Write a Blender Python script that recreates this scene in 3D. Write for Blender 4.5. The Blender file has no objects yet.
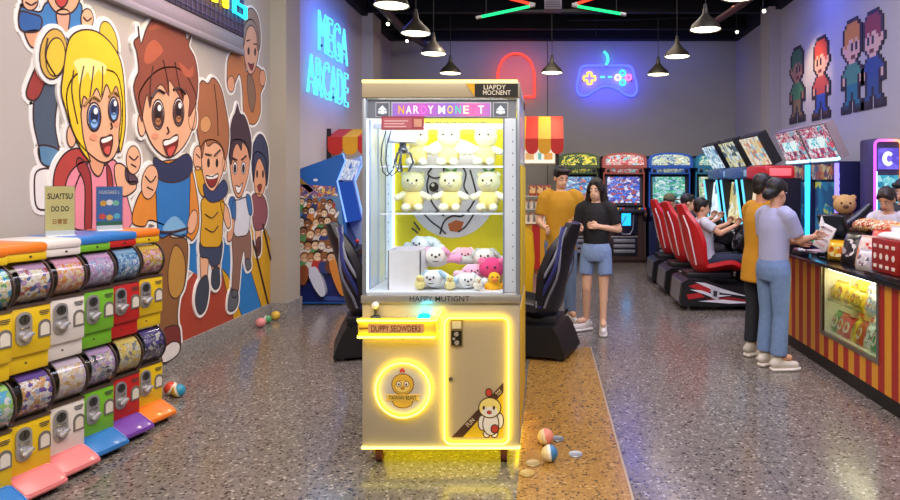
import bpy, bmesh, math, random
from mathutils import Vector, Matrix, Euler, Quaternion
random.seed(11)
SC = bpy.context.scene
COL = SC.collection
PI = math.pi
F, CX, CY, EYE = 650.0, 545.0, 182.0, 1.55
XL, XR, YB, HC = -3.14, 3.9, 13.3, 4.45      # left wall, right wall, back wall, ceiling

def at(px, py, Y):
    return Vector(((px - CX) / F * Y, Y, EYE - (py - CY) / F * Y))
def onx(px, py, X):
    Y = X * F / (px - CX)
    return Vector((X, Y, EYE - (py - CY) / F * Y))

# ------------------------------------------------------------------ colour and materials
def lin(h):
    if not isinstance(h, str): return tuple(h)
    h = h.lstrip('#')
    out = []
    for i in (0, 2, 4):
        c = int(h[i:i+2], 16) / 255
        out.append(c / 12.92 if c <= .04045 else ((c + .055) / 1.055) ** 2.4)
    return tuple(out)
_MC = {}
def _new(name):
    m = bpy.data.materials.new(name); m.use_nodes = True
    nt = m.node_tree; nt.nodes.clear()
    out = nt.nodes.new('ShaderNodeOutputMaterial')
    return m, nt, out
def M(col, rough=.5, metal=0., var=.06, scale=22, bump=0., emit=0., coat=0., spec=.5, sss=0., name=None):
    key = (col, rough, metal, var, scale, bump, emit, coat, spec, sss)
    if key in _MC: return _MC[key]
    m, nt, out = _new(name or 'surface_' + str(col).lstrip('#'))
    N, L = nt.nodes, nt.links
    c = lin(col)
    bs = N.new('ShaderNodeBsdfPrincipled')
    tc = N.new('ShaderNodeTexCoord'); no = N.new('ShaderNodeTexNoise')
    no.inputs['Scale'].default_value = scale; no.inputs['Detail'].default_value = 3
    L.new(tc.outputs['Object'], no.inputs['Vector'])
    mx = N.new('ShaderNodeMix'); mx.data_type = 'RGBA'
    mx.inputs['A'].default_value = [max(0, x * (1 - var * 1.6)) for x in c] + [1]
    mx.inputs['B'].default_value = [min(1, x * (1 + var * 1.6)) for x in c] + [1]
    L.new(no.outputs['Fac'], mx.inputs['Factor'])
    L.new(mx.outputs['Result'], bs.inputs['Base Color'])
    bs.inputs['Roughness'].default_value = rough
    bs.inputs['Metallic'].default_value = metal
    bs.inputs['Specular IOR Level'].default_value = spec
    if coat: bs.inputs['Coat Weight'].default_value = coat; bs.inputs['Coat Roughness'].default_value = .08
    if sss:
        bs.inputs['Subsurface Weight'].default_value = sss
        bs.inputs['Subsurface Radius'].default_value = (.02, .01, .006)
    if emit:
        bs.inputs['Emission Color'].default_value = list(c) + [1]
        bs.inputs['Emission Strength'].default_value = emit
    if bump:
        b = N.new('ShaderNodeBump'); b.inputs['Strength'].default_value = bump; b.inputs['Distance'].default_value = .01
        L.new(no.outputs['Fac'], b.inputs['Height']); L.new(b.outputs['Normal'], bs.inputs['Normal'])
    L.new(bs.outputs['BSDF'], out.inputs['Surface'])
    _MC[key] = m
    return m
def cells(cols, scale=30, rough=.4, emit=0., stretch=(1, 1, 1), coat=0., rnd=1., mode='F1', name='printed_cells'):
    """A printed or glowing picture: irregular patches of the given colours."""
    key = ('cells', tuple(cols), scale, rough, emit, stretch, coat, rnd)
    if key in _MC: return _MC[key]
    m, nt, out = _new(name)
    N, L = nt.nodes, nt.links
    tc = N.new('ShaderNodeTexCoord'); mp = N.new('ShaderNodeMapping')
    mp.inputs['Scale'].default_value = stretch
    L.new(tc.outputs['Object'], mp.inputs['Vector'])
    no = N.new('ShaderNodeTexNoise'); no.inputs['Scale'].default_value = scale * .5
    L.new(mp.outputs['Vector'], no.inputs['Vector'])
    ad = N.new('ShaderNodeMix'); ad.data_type = 'RGBA'; ad.blend_type = 'LINEAR_LIGHT'; ad.inputs['Factor'].default_value = .8 / scale
    L.new(mp.outputs['Vector'], ad.inputs['A']); L.new(no.outputs['Color'], ad.inputs['B'])
    vo = N.new('ShaderNodeTexVoronoi'); vo.inputs['Scale'].default_value = scale; vo.inputs['Randomness'].default_value = rnd
    L.new(ad.outputs['Result'], vo.inputs['Vector'])
    sp = N.new('ShaderNodeSeparateColor'); L.new(vo.outputs['Color'], sp.inputs['Color'])
    cr = N.new('ShaderNodeValToRGB'); cr.color_ramp.interpolation = 'CONSTANT'
    el = cr.color_ramp.elements
    n = len(cols)
    while len(el) < n: el.new(.5)
    for i, c in enumerate(cols):
        el[i].position = .08 + .84 * i / n if i else 0; el[i].color = list(lin(c)) + [1]
    L.new(sp.outputs['Red'], cr.inputs['Fac'])
    v2 = N.new('ShaderNodeTexVoronoi'); v2.inputs['Scale'].default_value = scale * 3.1; L.new(mp.outputs['Vector'], v2.inputs['Vector'])
    s2 = N.new('ShaderNodeSeparateColor'); L.new(v2.outputs['Color'], s2.inputs['Color'])
    c2 = N.new('ShaderNodeValToRGB'); c2.color_ramp.interpolation = 'CONSTANT'
    while len(c2.color_ramp.elements) < n: c2.color_ramp.elements.new(.5)
    for i, c in enumerate(cols): c2.color_ramp.elements[i].position = .08 + .84 * i / n if i else 0; c2.color_ramp.elements[i].color = list(lin(cols[(i * 2 + 1) % n])) + [1]
    L.new(s2.outputs['Green'], c2.inputs['Fac'])
    gt = N.new('ShaderNodeMath'); gt.operation = 'GREATER_THAN'; gt.inputs[1].default_value = .56; L.new(sp.outputs['Blue'], gt.inputs[0])
    mxc = N.new('ShaderNodeMix'); mxc.data_type = 'RGBA'; L.new(gt.outputs[0], mxc.inputs['Factor']); L.new(cr.outputs['Color'], mxc.inputs['A']); L.new(c2.outputs['Color'], mxc.inputs['B'])
    bs = N.new('ShaderNodeBsdfPrincipled'); bs.inputs['Roughness'].default_value = rough
    if coat: bs.inputs['Coat Weight'].default_value = coat
    if emit:
        bs.inputs['Base Color'].default_value = (.02, .02, .02, 1)
        L.new(mxc.outputs['Result'], bs.inputs['Emission Color']); bs.inputs['Emission Strength'].default_value = emit
    else:
        L.new(mxc.outputs['Result'], bs.inputs['Base Color'])
    L.new(bs.outputs['BSDF'], out.inputs['Surface'])
    _MC[key] = m
    return m
def glow(col, strength):
    key = ('glow', col, strength)
    if key in _MC: return _MC[key]
    m, nt, out = _new('glowing_' + str(col).lstrip('#'))
    e = nt.nodes.new('ShaderNodeEmission'); e.inputs['Color'].default_value = list(lin(col)) + [1]
    e.inputs['Strength'].default_value = strength
    nt.links.new(e.outputs[0], out.inputs['Surface'])
    _MC[key] = m
    return m
def glass(tint='#ffffff', refl=.6, rough=.02, key2=''):
    key = ('glass', tint, refl, rough)
    if key in _MC: return _MC[key]
    m, nt, out = _new('clear_pane')
    N, L = nt.nodes, nt.links
    tr = N.new('ShaderNodeBsdfTransparent'); tr.inputs['Color'].default_value = list(lin(tint)) + [1]
    gl = N.new('ShaderNodeBsdfGlossy'); gl.inputs['Roughness'].default_value = rough
    fr = N.new('ShaderNodeLayerWeight'); fr.inputs['Blend'].default_value = .5
    pw = N.new('ShaderNodeMath'); pw.operation = 'POWER'; pw.inputs[1].default_value = 3.5
    ml = N.new('ShaderNodeMath'); ml.operation = 'MULTIPLY_ADD'; ml.inputs[1].default_value = refl; ml.inputs[2].default_value = .05 * refl
    mx = N.new('ShaderNodeMixShader')
    L.new(fr.outputs['Facing'], pw.inputs[0]); L.new(pw.outputs[0], ml.inputs[0]); L.new(ml.outputs[0], mx.inputs[0])
    L.new(tr.outputs[0], mx.inputs[1]); L.new(gl.outputs[0], mx.inputs[2]); L.new(mx.outputs[0], out.inputs['Surface'])
    _MC[key] = m
    return m

# ------------------------------------------------------------------ mesh building
def spline(pts, n=6, closed=True):
    """Catmull-Rom through 2D or 3D points; a point given twice in a row stays a corner."""
    P = [Vector(p) for p in pts]; k = len(P); out = []
    rng = range(k) if closed else range(k - 1)
    for i in rng:
        if closed: p0, p1, p2, p3 = P[i-1], P[i], P[(i+1) % k], P[(i+2) % k]
        else: p0, p1, p2, p3 = P[max(i-1, 0)], P[i], P[i+1], P[min(i+2, k-1)]
        if (p2 - p1).length < 1e-9: continue
        for j in range(n):
            t = j / n
            out.append(.5 * ((2*p1) + (p2-p0)*t + (2*p0-5*p1+4*p2-p3)*t*t + (3*p1-p0-3*p2+p3)*t**3))
    if not closed: out.append(P[-1])
    return out
def offset2(P, d):
    """A closed 2D outline pushed outwards by d."""
    k = len(P); A = sum(P[i].x * P[(i+1) % k].y - P[(i+1) % k].x * P[i].y for i in range(k))
    s = 1 if A > 0 else -1; out = []
    for i in range(k):
        t = P[(i+1) % k] - P[i-1]
        if t.length < 1e-9: out.append(P[i].copy()); continue
        t.normalize(); out.append(P[i] + Vector((t.y, -t.x)) * d * s)
    return out
def frame(x, y, o=(0, 0, 0)):
    x = Vector(x).normalized(); y = Vector(y); y = (y - x * y.dot(x)).normalized(); z = x.cross(y)
    m = Matrix((x, y, z)).transposed().to_4x4(); m.translation = Vector(o)
    return m
FRONT = frame((1, 0, 0), (0, 0, 1))        # 2D x,y -> X,Z ; depth +z -> -Y (towards the camera)
class MB:
    def __init__(s): s.bm = bmesh.new(); s.mats = []; s.mi = 0
    def use(s, m):
        if m not in s.mats: s.mats.append(m)
        s.mi = s.mats.index(m); return s
    def face(s, vs):
        try: f = s.bm.faces.new(vs)
        except ValueError: return None
        f.material_index = s.mi; f.smooth = True
        return f
    def merge(s, tb, T=None):
        mp = {}
        for v in tb.verts: mp[v] = s.bm.verts.new(T @ v.co if T else v.co)
        for f in tb.faces: s.face([mp[v] for v in f.verts])
        tb.free(); return s
    def box(s, c, d, bev=0., rot=None, seg=2, taper=None):
        tb = bmesh.new(); bmesh.ops.create_cube(tb, size=1)
        for v in tb.verts:
            v.co = Vector((v.co.x * d[0], v.co.y * d[1], v.co.z * d[2]))
            if taper and v.co.z > 0: v.co.x *= taper[0]; v.co.y *= taper[1]
        if bev: bmesh.ops.bevel(tb, geom=tb.edges[:], offset=min(bev, min(d) * .49), segments=seg, affect='EDGES', profile=.5)
        T = Matrix.Translation(Vector(c))
        if rot is not None: T = T @ (rot.to_4x4() if isinstance(rot, (Matrix, Quaternion)) and not (isinstance(rot, Matrix) and len(rot) == 4) else (rot if isinstance(rot, Matrix) else Euler(rot).to_matrix().to_4x4()))
        return s.merge(tb, T)
    def span(s, x0, x1, y0, y1, z0, z1, bev=0.):
        return s.box(((x0+x1)/2, (y0+y1)/2, (z0+z1)/2), (abs(x1-x0), abs(y1-y0), abs(z1-z0)), bev)
    def ball(s, c, r, rot=None, u=16, v=10):
        if not hasattr(r, '__len__'): r = (r, r, r)
        tb = bmesh.new(); bmesh.ops.create_uvsphere(tb, u_segments=u, v_segments=v, radius=1)
        T = Matrix.Translation(Vector(c)) @ (Euler(rot).to_matrix().to_4x4() if rot is not None and not isinstance(rot, Matrix) else (rot.to_4x4() if rot is not None else Matrix())) @ Matrix.Diagonal((r[0], r[1], r[2], 1))
        return s.merge(tb, T)
    def cone(s, p0, p1, r0, r1=None, seg=16, cap=True):
        p0, p1 = Vector(p0), Vector(p1); r1 = r0 if r1 is None else r1
        d = p1 - p0
        q = d.to_track_quat('Z', 'Y').to_matrix()
        A, B = [], []
        for i in range(seg):
            a = 2 * PI * i / seg; u = q @ Vector((math.cos(a), math.sin(a), 0))
            A.append(s.bm.verts.new(p0 + u * r0)); B.append(s.bm.verts.new(p1 + u * r1))
        for i in range(seg): s.face([A[i], A[(i+1) % seg], B[(i+1) % seg], B[i]])
        if cap:
            s.face(A[::-1]); s.face(B)
        return s
    def capsule(s, p0, p1, r0, r1=None, seg=12):
        r1 = r0 if r1 is None else r1
        s.cone(p0, p1, r0, r1, seg); s.ball(p0, r0, u=seg, v=8); s.ball(p1, r1, u=seg, v=8); return s
    def rings(s, R, cap=True, closed=False):
        """Loft through rings of points."""
        V = [[s.bm.verts.new(p) for p in r] for r in R]
        n = len(V[0]); k = len(V)
        for i in range(k if closed else k - 1):
            a, b = V[i], V[(i+1) % k]
            for j in range(n): s.face([a[j], a[(j+1) % n], b[(j+1) % n], b[j]])
        if cap and not closed: s.face(V[0][::-1]); s.face(V[-1])
        return s
    def tube(s, pts, r, seg=8, closed=False):
        P = [Vector(p) for p in pts]; k = len(P); R = []; up = None
        for i in range(k):
            if closed: t = P[(i+1) % k] - P[i-1]
            else: t = P[min(i+1, k-1)] - P[max(i-1, 0)]
            t.normalize()
            if up is None: up = t.orthogonal().normalized()
            up = (up - t * up.dot(t))
            up = up.normalized() if up.length > 1e-6 else t.orthogonal().normalized()
            w = t.cross(up); rr = r[i] if hasattr(r, '__len__') else r
            R.append([P[i] + (up * math.cos(2*PI*j/seg) + w * math.sin(2*PI*j/seg)) * rr for j in range(seg)])
        return s.rings(R, True, closed)
    def lathe(s, prof, T=None, seg=24, cap=True):
        T = T or Matrix()
        R = [[T @ Vector((max(r, 1e-4) * math.cos(2*PI*j/seg), max(r, 1e-4) * math.sin(2*PI*j/seg), z)) for j in range(seg)] for r, z in prof]
        return s.rings(R, cap)
    def prism(s, P, T, d0=0., d1=.01):
        """A 2D outline given depth along the frame's z."""
        k = len(P)
        A = [s.bm.verts.new(T @ Vector((p[0], p[1], d0))) for p in P]
        B = [s.bm.verts.new(T @ Vector((p[0], p[1], d1))) for p in P]
        fs = []
        fa, fb = s.face(A[::-1]), s.face(B)
        for i in range(k): s.face([A[i], A[(i+1) % k], B[(i+1) % k], B[i]])
        tri = [f for f in (fa, fb) if f and k > 4]
        for f in tri: f.normal_update()
        if tri: bmesh.ops.triangulate(s.bm, faces=tri)
        return s
    def disc(s, c, rx, ry, T, d0, d1, n=20, a=0):
        ca, sa = math.cos(a), math.sin(a)
        return s.prism([(c[0] + rx*math.cos(2*PI*i/n)*ca - ry*math.sin(2*PI*i/n)*sa, c[1] + rx*math.cos(2*PI*i/n)*sa + ry*math.sin(2*PI*i/n)*ca) for i in range(n)], T, d0, d1)
    def text(s, body, T, w, h, d=.002, off=0., outline=0.):
        """Lettering fitted into w by h about the frame's origin; outline > 0 makes tubes along the letter edges."""
        cu = bpy.data.curves.new('t', 'FONT'); cu.body = body; cu.align_x = 'CENTER'; cu.resolution_u = 3
        cu.offset = off
        if outline:
            cu.fill_mode = 'NONE'
        ob = bpy.data.objects.new('t', cu); COL.objects.link(ob)
        dg = bpy.context.evaluated_depsgraph_get(); me = bpy.data.meshes.new_from_object(ob.evaluated_get(dg))
        bpy.data.objects.remove(ob); bpy.data.curves.remove(cu)
        xs = [v.co.x for v in me.vertices]; ys = [v.co.y for v in me.vertices]
        x0, x1, y0, y1 = min(xs), max(xs), min(ys), max(ys)
        f = lambda c: Vector(((c.x - (x0+x1)/2) / (x1-x0) * w, (c.y - (y0+y1)/2) / (y1-y0) * h, 0))
        if outline:
            adj = {}
            for e in me.edges:
                a, b = e.vertices; adj.setdefault(a, []).append(b); adj.setdefault(b, []).append(a)
            seen = set()
            for st in list(adj):
                if st in seen: continue
                loop = [st]; seen.add(st); cur = st
                while True:
                    nx = [v for v in adj[cur] if v not in seen]
                    if not nx: break
                    cur = nx[0]; seen.add(cur); loop.append(cur)
                pts = [T @ f(me.vertices[i].co) for i in loop]
                if len(pts) > 2: s.tube(pts, outline, 6, True)
        else:
            V = [s.bm.verts.new(T @ (f(v.co) + Vector((0, 0, d)))) for v in me.vertices]
            for p in me.polygons: s.face([V[i] for i in p.vertices])
        bpy.data.meshes.remove(me); return s
    def build(s, name, parent=None, mat=None, sharp=40, loc=None, label=None):
        me = bpy.data.meshes.new(name)
        bmesh.ops.recalc_face_normals(s.bm, faces=s.bm.faces[:])
        s.bm.to_mesh(me); s.bm.free()
        for m in s.mats: me.materials.append(m)
        if mat and not s.mats: me.materials.append(mat)
        me.set_sharp_from_angle(angle=math.radians(sharp))
        o = bpy.data.objects.new(name, me); COL.objects.link(o)
        if parent: o.parent = parent
        if loc is not None: o.location = loc
        if label: o['label'] = label
        return o
def B(m): return MB().use(m)
def rrect(w, h, r, n=5, cx=0, cy=0):
    P = []
    for sx, sy, a0 in ((1, 1, 0), (-1, 1, PI/2), (-1, -1, PI), (1, -1, 1.5*PI)):
        for i in range(n + 1):
            a = a0 + PI/2 * i / n
            P.append(Vector((cx + sx*(w/2 - r) + r*math.cos(a), cy + sy*(h/2 - r) + r*math.sin(a))))
    return P

# ------------------------------------------------------------------ things
def thing(name, label, cat, loc=(0, 0, 0), rz=0., group=None, scale=1.):
    o = bpy.data.objects.new(name, None); COL.objects.link(o)
    o.empty_display_size = .1
    o.location = loc; o.rotation_euler = (0, 0, rz); o.scale = (scale,) * 3
    tag(o, label, cat, group)
    return o
def tag(o, label, cat, group=None, kind=None):
    o['label'] = label; o['category'] = cat
    if group: o['group'] = group
    if kind: o['kind'] = kind
    return o
def struct(o): o['kind'] = 'structure'; return o
def kids(o): return [c for c in bpy.data.objects if c.parent == o]
_KIDS = {}
def dup(o, loc=None, rz=None, label=None, group=None, parent=None):
    c = o.copy(); COL.objects.link(c)
    if parent: c.parent = parent
    if loc is not None: c.location = loc
    if rz is not None: c.rotation_euler = (0, 0, rz)
    if label: c['label'] = label
    if group: c['group'] = group
    for k in kids(o): dup(k, parent=c)
    return c
EXPOSURE = 0.0
# ================================================================== camera
cam = bpy.data.cameras.new('camera'); cam.lens = 26.0; cam.sensor_width = 36.0; cam.sensor_fit = 'HORIZONTAL'
cam.shift_x = (450 - CX) / 900; cam.shift_y = (CY - 250) / 900
cam.clip_start = .05
co = bpy.data.objects.new('camera', cam); COL.objects.link(co)
co.location = (0, 0, EYE); co.rotation_euler = (PI/2, 0, 0); SC.camera = co
vs = SC.view_settings
SC.display_settings.display_device = 'sRGB'
vs.view_transform = 'Standard'; vs.look = 'None'; vs.gamma = 1.0; vs.exposure = EXPOSURE; vs.use_curve_mapping = False
SC.cycles.max_bounces = 8; SC.cycles.transparent_max_bounces = 16; SC.cycles.caustics_reflective = False; SC.cycles.caustics_refractive = False
SC.cycles.sample_clamp_indirect = 4.0

# ================================================================== setting
def terrazzo(name, base, chips, dark, gloss, joint=.45):
    m, nt, out = _new(name); N, L = nt.nodes, nt.links
    tc = N.new('ShaderNodeTexCoord')
    vo = N.new('ShaderNodeTexVoronoi'); vo.inputs['Scale'].default_value = 78
    L.new(tc.outputs['Object'], vo.inputs['Vector'])
    sp = N.new('ShaderNodeSeparateColor'); L.new(vo.outputs['Color'], sp.inputs['Color'])
    cr = N.new('ShaderNodeValToRGB'); cr.color_ramp.interpolation = 'CONSTANT'; e = cr.color_ramp.elements
    stops = [(0, dark), (.09, base), (.42, chips[0]), (.66, base), (.82, chips[1]), (.95, chips[2])]
    while len(e) < len(stops): e.new(.5)
    for i, (p, c) in enumerate(stops): e[i].position = p; e[i].color = list(lin(c)) + [1]
    L.new(sp.outputs['Red'], cr.inputs['Fac'])
    v2 = N.new('ShaderNodeTexVoronoi'); v2.inputs['Scale'].default_value = 34
    L.new(tc.outputs['Object'], v2.inputs['Vector'])
    c2 = N.new('ShaderNodeValToRGB'); c2.color_ramp.elements[0].position = .13; c2.color_ramp.elements[1].position = .2
    L.new(v2.outputs['Distance'], c2.inputs['Fac'])
    sp2 = N.new('ShaderNodeSeparateColor'); L.new(v2.outputs['Color'], sp2.inputs['Color'])
    gt = N.new('ShaderNodeMath'); gt.operation = 'LESS_THAN'; gt.inputs[1].default_value = .72; L.new(sp2.outputs['Green'], gt.inputs[0])
    mxx = N.new('ShaderNodeMath'); mxx.operation = 'MAXIMUM'; L.new(c2.outputs['Color'], mxx.inputs[0]); L.new(gt.outputs[0], mxx.inputs[1])
    mx = N.new('ShaderNodeMix'); mx.data_type = 'RGBA'; mx.inputs['A'].default_value = list(lin(dark)) + [1]
    L.new(mxx.outputs[0], mx.inputs['Factor']); L.new(cr.outputs['Color'], mx.inputs['B'])
    no = N.new('ShaderNodeTexNoise'); no.inputs['Scale'].default_value = 1.3; no.inputs['Detail'].default_value = 4; L.new(tc.outputs['Object'], no.inputs['Vector'])
    bs = N.new('ShaderNodeBsdfPrincipled'); bs.inputs['Specular IOR Level'].default_value = .65
    rr = N.new('ShaderNodeMapRange'); rr.inputs['To Min'].default_value = gloss - .06; rr.inputs['To Max'].default_value = gloss + .1
    L.new(no.outputs['Fac'], rr.inputs['Value']); L.new(rr.outputs['Result'], bs.inputs['Roughness'])
    br = N.new('ShaderNodeTexBrick'); br.offset = 0; br.inputs['Scale'].default_value = 1; br.inputs['Mortar Size'].default_value = .0022; br.inputs['Brick Width'].default_value = 1.2; br.inputs['Row Height'].default_value = 1.2
    br.inputs['Color1'].default_value = br.inputs['Color2'].default_value = (1, 1, 1, 1); br.inputs['Mortar'].default_value = (joint, joint, joint, 1)
    L.new(tc.outputs['Object'], br.inputs['Vector'])
    mu = N.new('ShaderNodeMix'); mu.data_type = 'RGBA'; mu.blend_type = 'MULTIPLY'; mu.inputs['Factor'].default_value = 1
    L.new(mx.outputs['Result'], mu.inputs['A']); L.new(br.outputs['Color'], mu.inputs['B'])
    L.new(mu.outputs['Result'], bs.inputs['Base Color'])
    L.new(bs.outputs[0], out.inputs['Surface'])
    return m
gray_t = terrazzo('grey_terrazzo', '#6f6862', ('#7a736d', '#857c73', '#a8a29a'), '#38322f', .16)
warm_t = terrazzo('led_tinted_tan_terrazzo', '#a07838', ('#aa8240', '#926c34', '#bc9858'), '#5c4426', .2, 1)  # tan strip; yellow LED light is also put into its colour
def slab(name, x0, x1, y0, y1, z0, z1, m):
    return struct(B(m).span(x0, x1, y0, y1, z0, z1).build(name))
SX0, SXM, SX1 = -1.0, -.14, .43
slab('floor', XL - .3, SX0, -2, YB + .3, -.1, 0, gray_t)
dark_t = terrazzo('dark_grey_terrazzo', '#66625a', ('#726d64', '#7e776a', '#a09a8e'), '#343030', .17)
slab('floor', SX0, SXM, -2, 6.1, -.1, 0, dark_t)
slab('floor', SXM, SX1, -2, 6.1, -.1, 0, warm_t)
slab('floor', SX1, XR + .3, -2, 6.1, -.1, 0, gray_t)
slab('floor', SX0, XR + .3, 6.1, YB + .3, -.1, 0, gray_t)
slab('trim_1', SX1 - .006, SX1 + .006, -2, 6.1, -.02, .0015, M('#b9a68c', .3, .3))

plaster_l = M('#b9b2aa', .75, var=.03, scale=3, bump=.02)
plaster_b = M('#a9a699', .75, var=.03, scale=3, bump=.02)
plaster_r = M('#b6b2ae', .75, var=.03, scale=3, bump=.02)
slab('wall_left', XL - .2, XL, -2, YB + .2, 0, HC + .3, plaster_l)
slab('wall_right', XR, XR + .2, -2, YB + .2, 0, HC + .3, plaster_r)
o = B(plaster_b).span(XL, XR, YB, YB + .2, 0, HC + .3)
struct(o.build('wall_back'))
slab('wall_front', XL - .2, XR + .2, -2.2, -2, 0, HC + .3, plaster_b)
slab('ceiling', XL - .2, XR + .2, -2.2, YB + .2, HC + .3, HC + .4, M('#0c0d14', .85, var=.1))
# dark joists and ducts under the ceiling
for i, y in enumerate((9.9, 11.1, 12.3)):
    slab('ceiling_beam', XL, XR, y, y + .12, HC, HC + .3, M('#08090f', .8))
slab('ceiling_beam', XL, XR, YB - .16, YB, HC - .02, HC + .3, M('#0b0c12', .8))
slab('ceiling_beam', XL, XL + .1, 5.0, YB - .16, HC - .05, HC + .3, M('#101116', .8))
slab('ceiling_beam', XR - .1, XR, 4.0, YB - .16, HC - .05, HC + .3, M('#101116', .8))
# pilasters
pil = M('#a9a294', .75, var=.03, scale=3)
slab('wall_left_pilaster', XL, -2.955, 7.42, 7.84, 0, HC, pil)
slab('wall_left_pier', XL, -2.95, 11.15, 11.7, 0, HC, plaster_l)
slab('wall_right_pilaster', 3.7, XR, 10.72, 11.15, 0, HC, pil)
slab('trim_2', .045, .06, YB - .006, YB, 0, HC - .02, M('#4a4844', .7))
# terrazzo skirting with a pale cap
sk = terrazzo('skirting_terrazzo', '#8b8884', ('#97948f', '#a39f99', '#b8b4ae'), '#6a6661', .5)
slab('baseboard_left', XL, XL + .02, -2, 7.4, 0, .17, sk)
slab('baseboard_left', XL, -2.935, 7.4, 7.86, 0, .17, sk)
slab('baseboard_left', XL, XL + .02, 7.86, YB, 0, .17, sk)
slab('baseboard_right', XR - .02, XR, -2, YB, 0, .15, sk)
slab('baseboard_back', XL, XR, YB - .02, YB, 0, .15, sk)

# ================================================================== light
W = bpy.data.worlds.new('dim_room_air'); SC.world = W; W.use_nodes = True
bg = W.node_tree.nodes['Background']; bg.inputs[0].default_value = (.55, .58, .75, 1); bg.inputs[1].default_value = .05
def lamp(name, kind, loc, power, col='#ffffff', size=.3, target=None, spot=90, blend=.5, sy=None):
    l = bpy.data.lights.new(name, kind); l.energy = power; l.color = lin(col)
    if kind == 'AREA':
        l.size = size
        if sy: l.shape = 'RECTANGLE'; l.size_y = sy
    else: l.shadow_soft_size = size
    if kind == 'SPOT': l.spot_size = math.radians(spot); l.spot_blend = blend
    ob = bpy.data.objects.new(name, l); COL.objects.link(ob); ob.location = loc
    if target is not None: ob.rotation_euler = (Vector(target) - Vector(loc)).to_track_quat('-Z', 'Y').to_euler()
    return ob
# unseen ceiling lights: the shop front's, and fill added deeper in the room
lamp('unseen_ceiling_fill', 'AREA', (-.2, .4, 4.3), 255, '#fff3e6', 4.0, (-.2, 1.6, 0), sy=2.2)
lamp('unseen_ceiling_fill', 'AREA', (-1.2, 4.3, 4.4), 130, '#fff0e0', 2.2, (-2.0, 4.6, 0), sy=3.5)
lamp('unseen_ceiling_fill', 'AREA', (2.6, 5.2, 4.4), 115, '#e8e6ff', 1.8, (2.5, 5.4, 0), sy=3.5)
lamp('unseen_ceiling_fill', 'AREA', (.3, 9.6, 4.4), 80, '#fff0e0', 3.2, (.4, 9.9, 0), sy=3)
lamp('unseen_violet_fill', 'AREA', (-2.7, 2.6, 4.3), 14, '#7a6cff', .2, (-3.14, 2.8, 2.2), sy=2)  # unseen area light, added to tint the near left wall violet
lamp('unseen_spot_light', 'SPOT', (-.7, 1.9, 4.2), 110, '#fff0dc', .08, (-2.6, 3.7, .7), 50, .9)  # unseen extra spot, added to brighten the capsule machines and cards
# track spots washing the walls
lamp('unseen_spot_light', 'SPOT', (-1.5, 4.7, 4.2), 120, '#ffe2b0', .06, (XL, 5.2, 2.4), 55, .9)
lamp('unseen_spot_light', 'SPOT', (2.6, 9.2, 4.2), 210, '#ffdca0', .06, (XR, 9.35, 3.0), 42, .9)
lamp('unseen_spot_light', 'SPOT', (-1.0, 9.5, 4.2), 60, '#ffe8cc', .06, (-2.6, 8.4, 1.0), 60, .8)
# unseen blue and violet area lights, added for the coloured ambient on the walls
lamp('unseen_blue_fill', 'AREA', (3.2, 8.8, 4.3), 65, '#4a60ff', .15, (3.9, 8.8, 3.6), sy=6)
lamp('unseen_violet_fill', 'AREA', (-2.6, 8.8, 4.3), 26, '#5460ff', .15, (-3.14, 8.8, 3.4), sy=5)
lamp('unseen_blue_fill', 'AREA', (.4, 12.6, 4.3), 20, '#3c58d8', .15, (.4, 13.3, 3.3), sy=.15).data.size = 6
lamp('unseen_violet_fill', 'AREA', (2.2, 3.4, 4.3), 45, '#5a6cff', .6, (1.4, 4.4, 0), sy=3)  # unseen area light, added to tint the floor on the right

# ================================================================== ceiling fittings
# pendant lamps
def pendant():
    t = thing('pendant_lamp', '', 'lamp')
    sm = M('#4b463c', .4, .5, var=.1); inner = M('#d9cfb4', .5)
    k = B(sm).lathe([(.03, .26), (.035, .2), (.055, .17), (.1, .12), (.165, .06), (.19, .0), (.188, -.004), (.16, .052), (.09, .11), (.0, .15)], seg=32, cap=False)
    sh = k.build('lamp_shade', t)
    B(M('#2b2925', .5)).cone((0, 0, .2), (0, 0, .31), .028, .022).build('socket', t)
    B(M('#141414', .6)).cone((0, 0, .3), (0, 0, HC + .3 - 3.42), .005, seg=6).build('cord', t)
    b = B(glow('#fff0c8', 7)); b.lathe([(.0, -.006), (.1, -.004), (.172, .004), (.178, .012), (.0, .05)], seg=28, cap=False)
    b.build('glowing_diffuser', t)
    return t
pend0 = pendant()
lab = 'brown metal pendant lamp, {} of the {} row of hanging shades'
rowsP = [('left-hand', -1.63, (6.9, 8.2, 9.5, 11.2), 3.42), ('right-hand', 1.95, (6.5, 7.9, 9.6, 11.2), 3.40)]
nth = ['nearest the camera', 'second from the camera', 'third from the camera', 'farthest back']
first = True
PL = []
for rn, x, ys, z in rowsP:
    for n, y in zip(nth, ys): PL.append((x, y, z, lab.format(n, rn)))
PL.append((.12, 11.2, 3.43, 'brown metal pendant lamp hanging alone between the two neon signs on the back wall'))
for i, (x, y, z, l) in enumerate(PL):
    p = pend0 if i == 0 else dup(pend0)
    p.location = (x, y, z); p['label'] = l; p['group'] = 'pendant lamps'
    lamp('pendant_bulb_light', 'SPOT', (x, y, z - .02), 44, '#ffeabc', .14, (x, y, 0), 140, .6)
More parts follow.
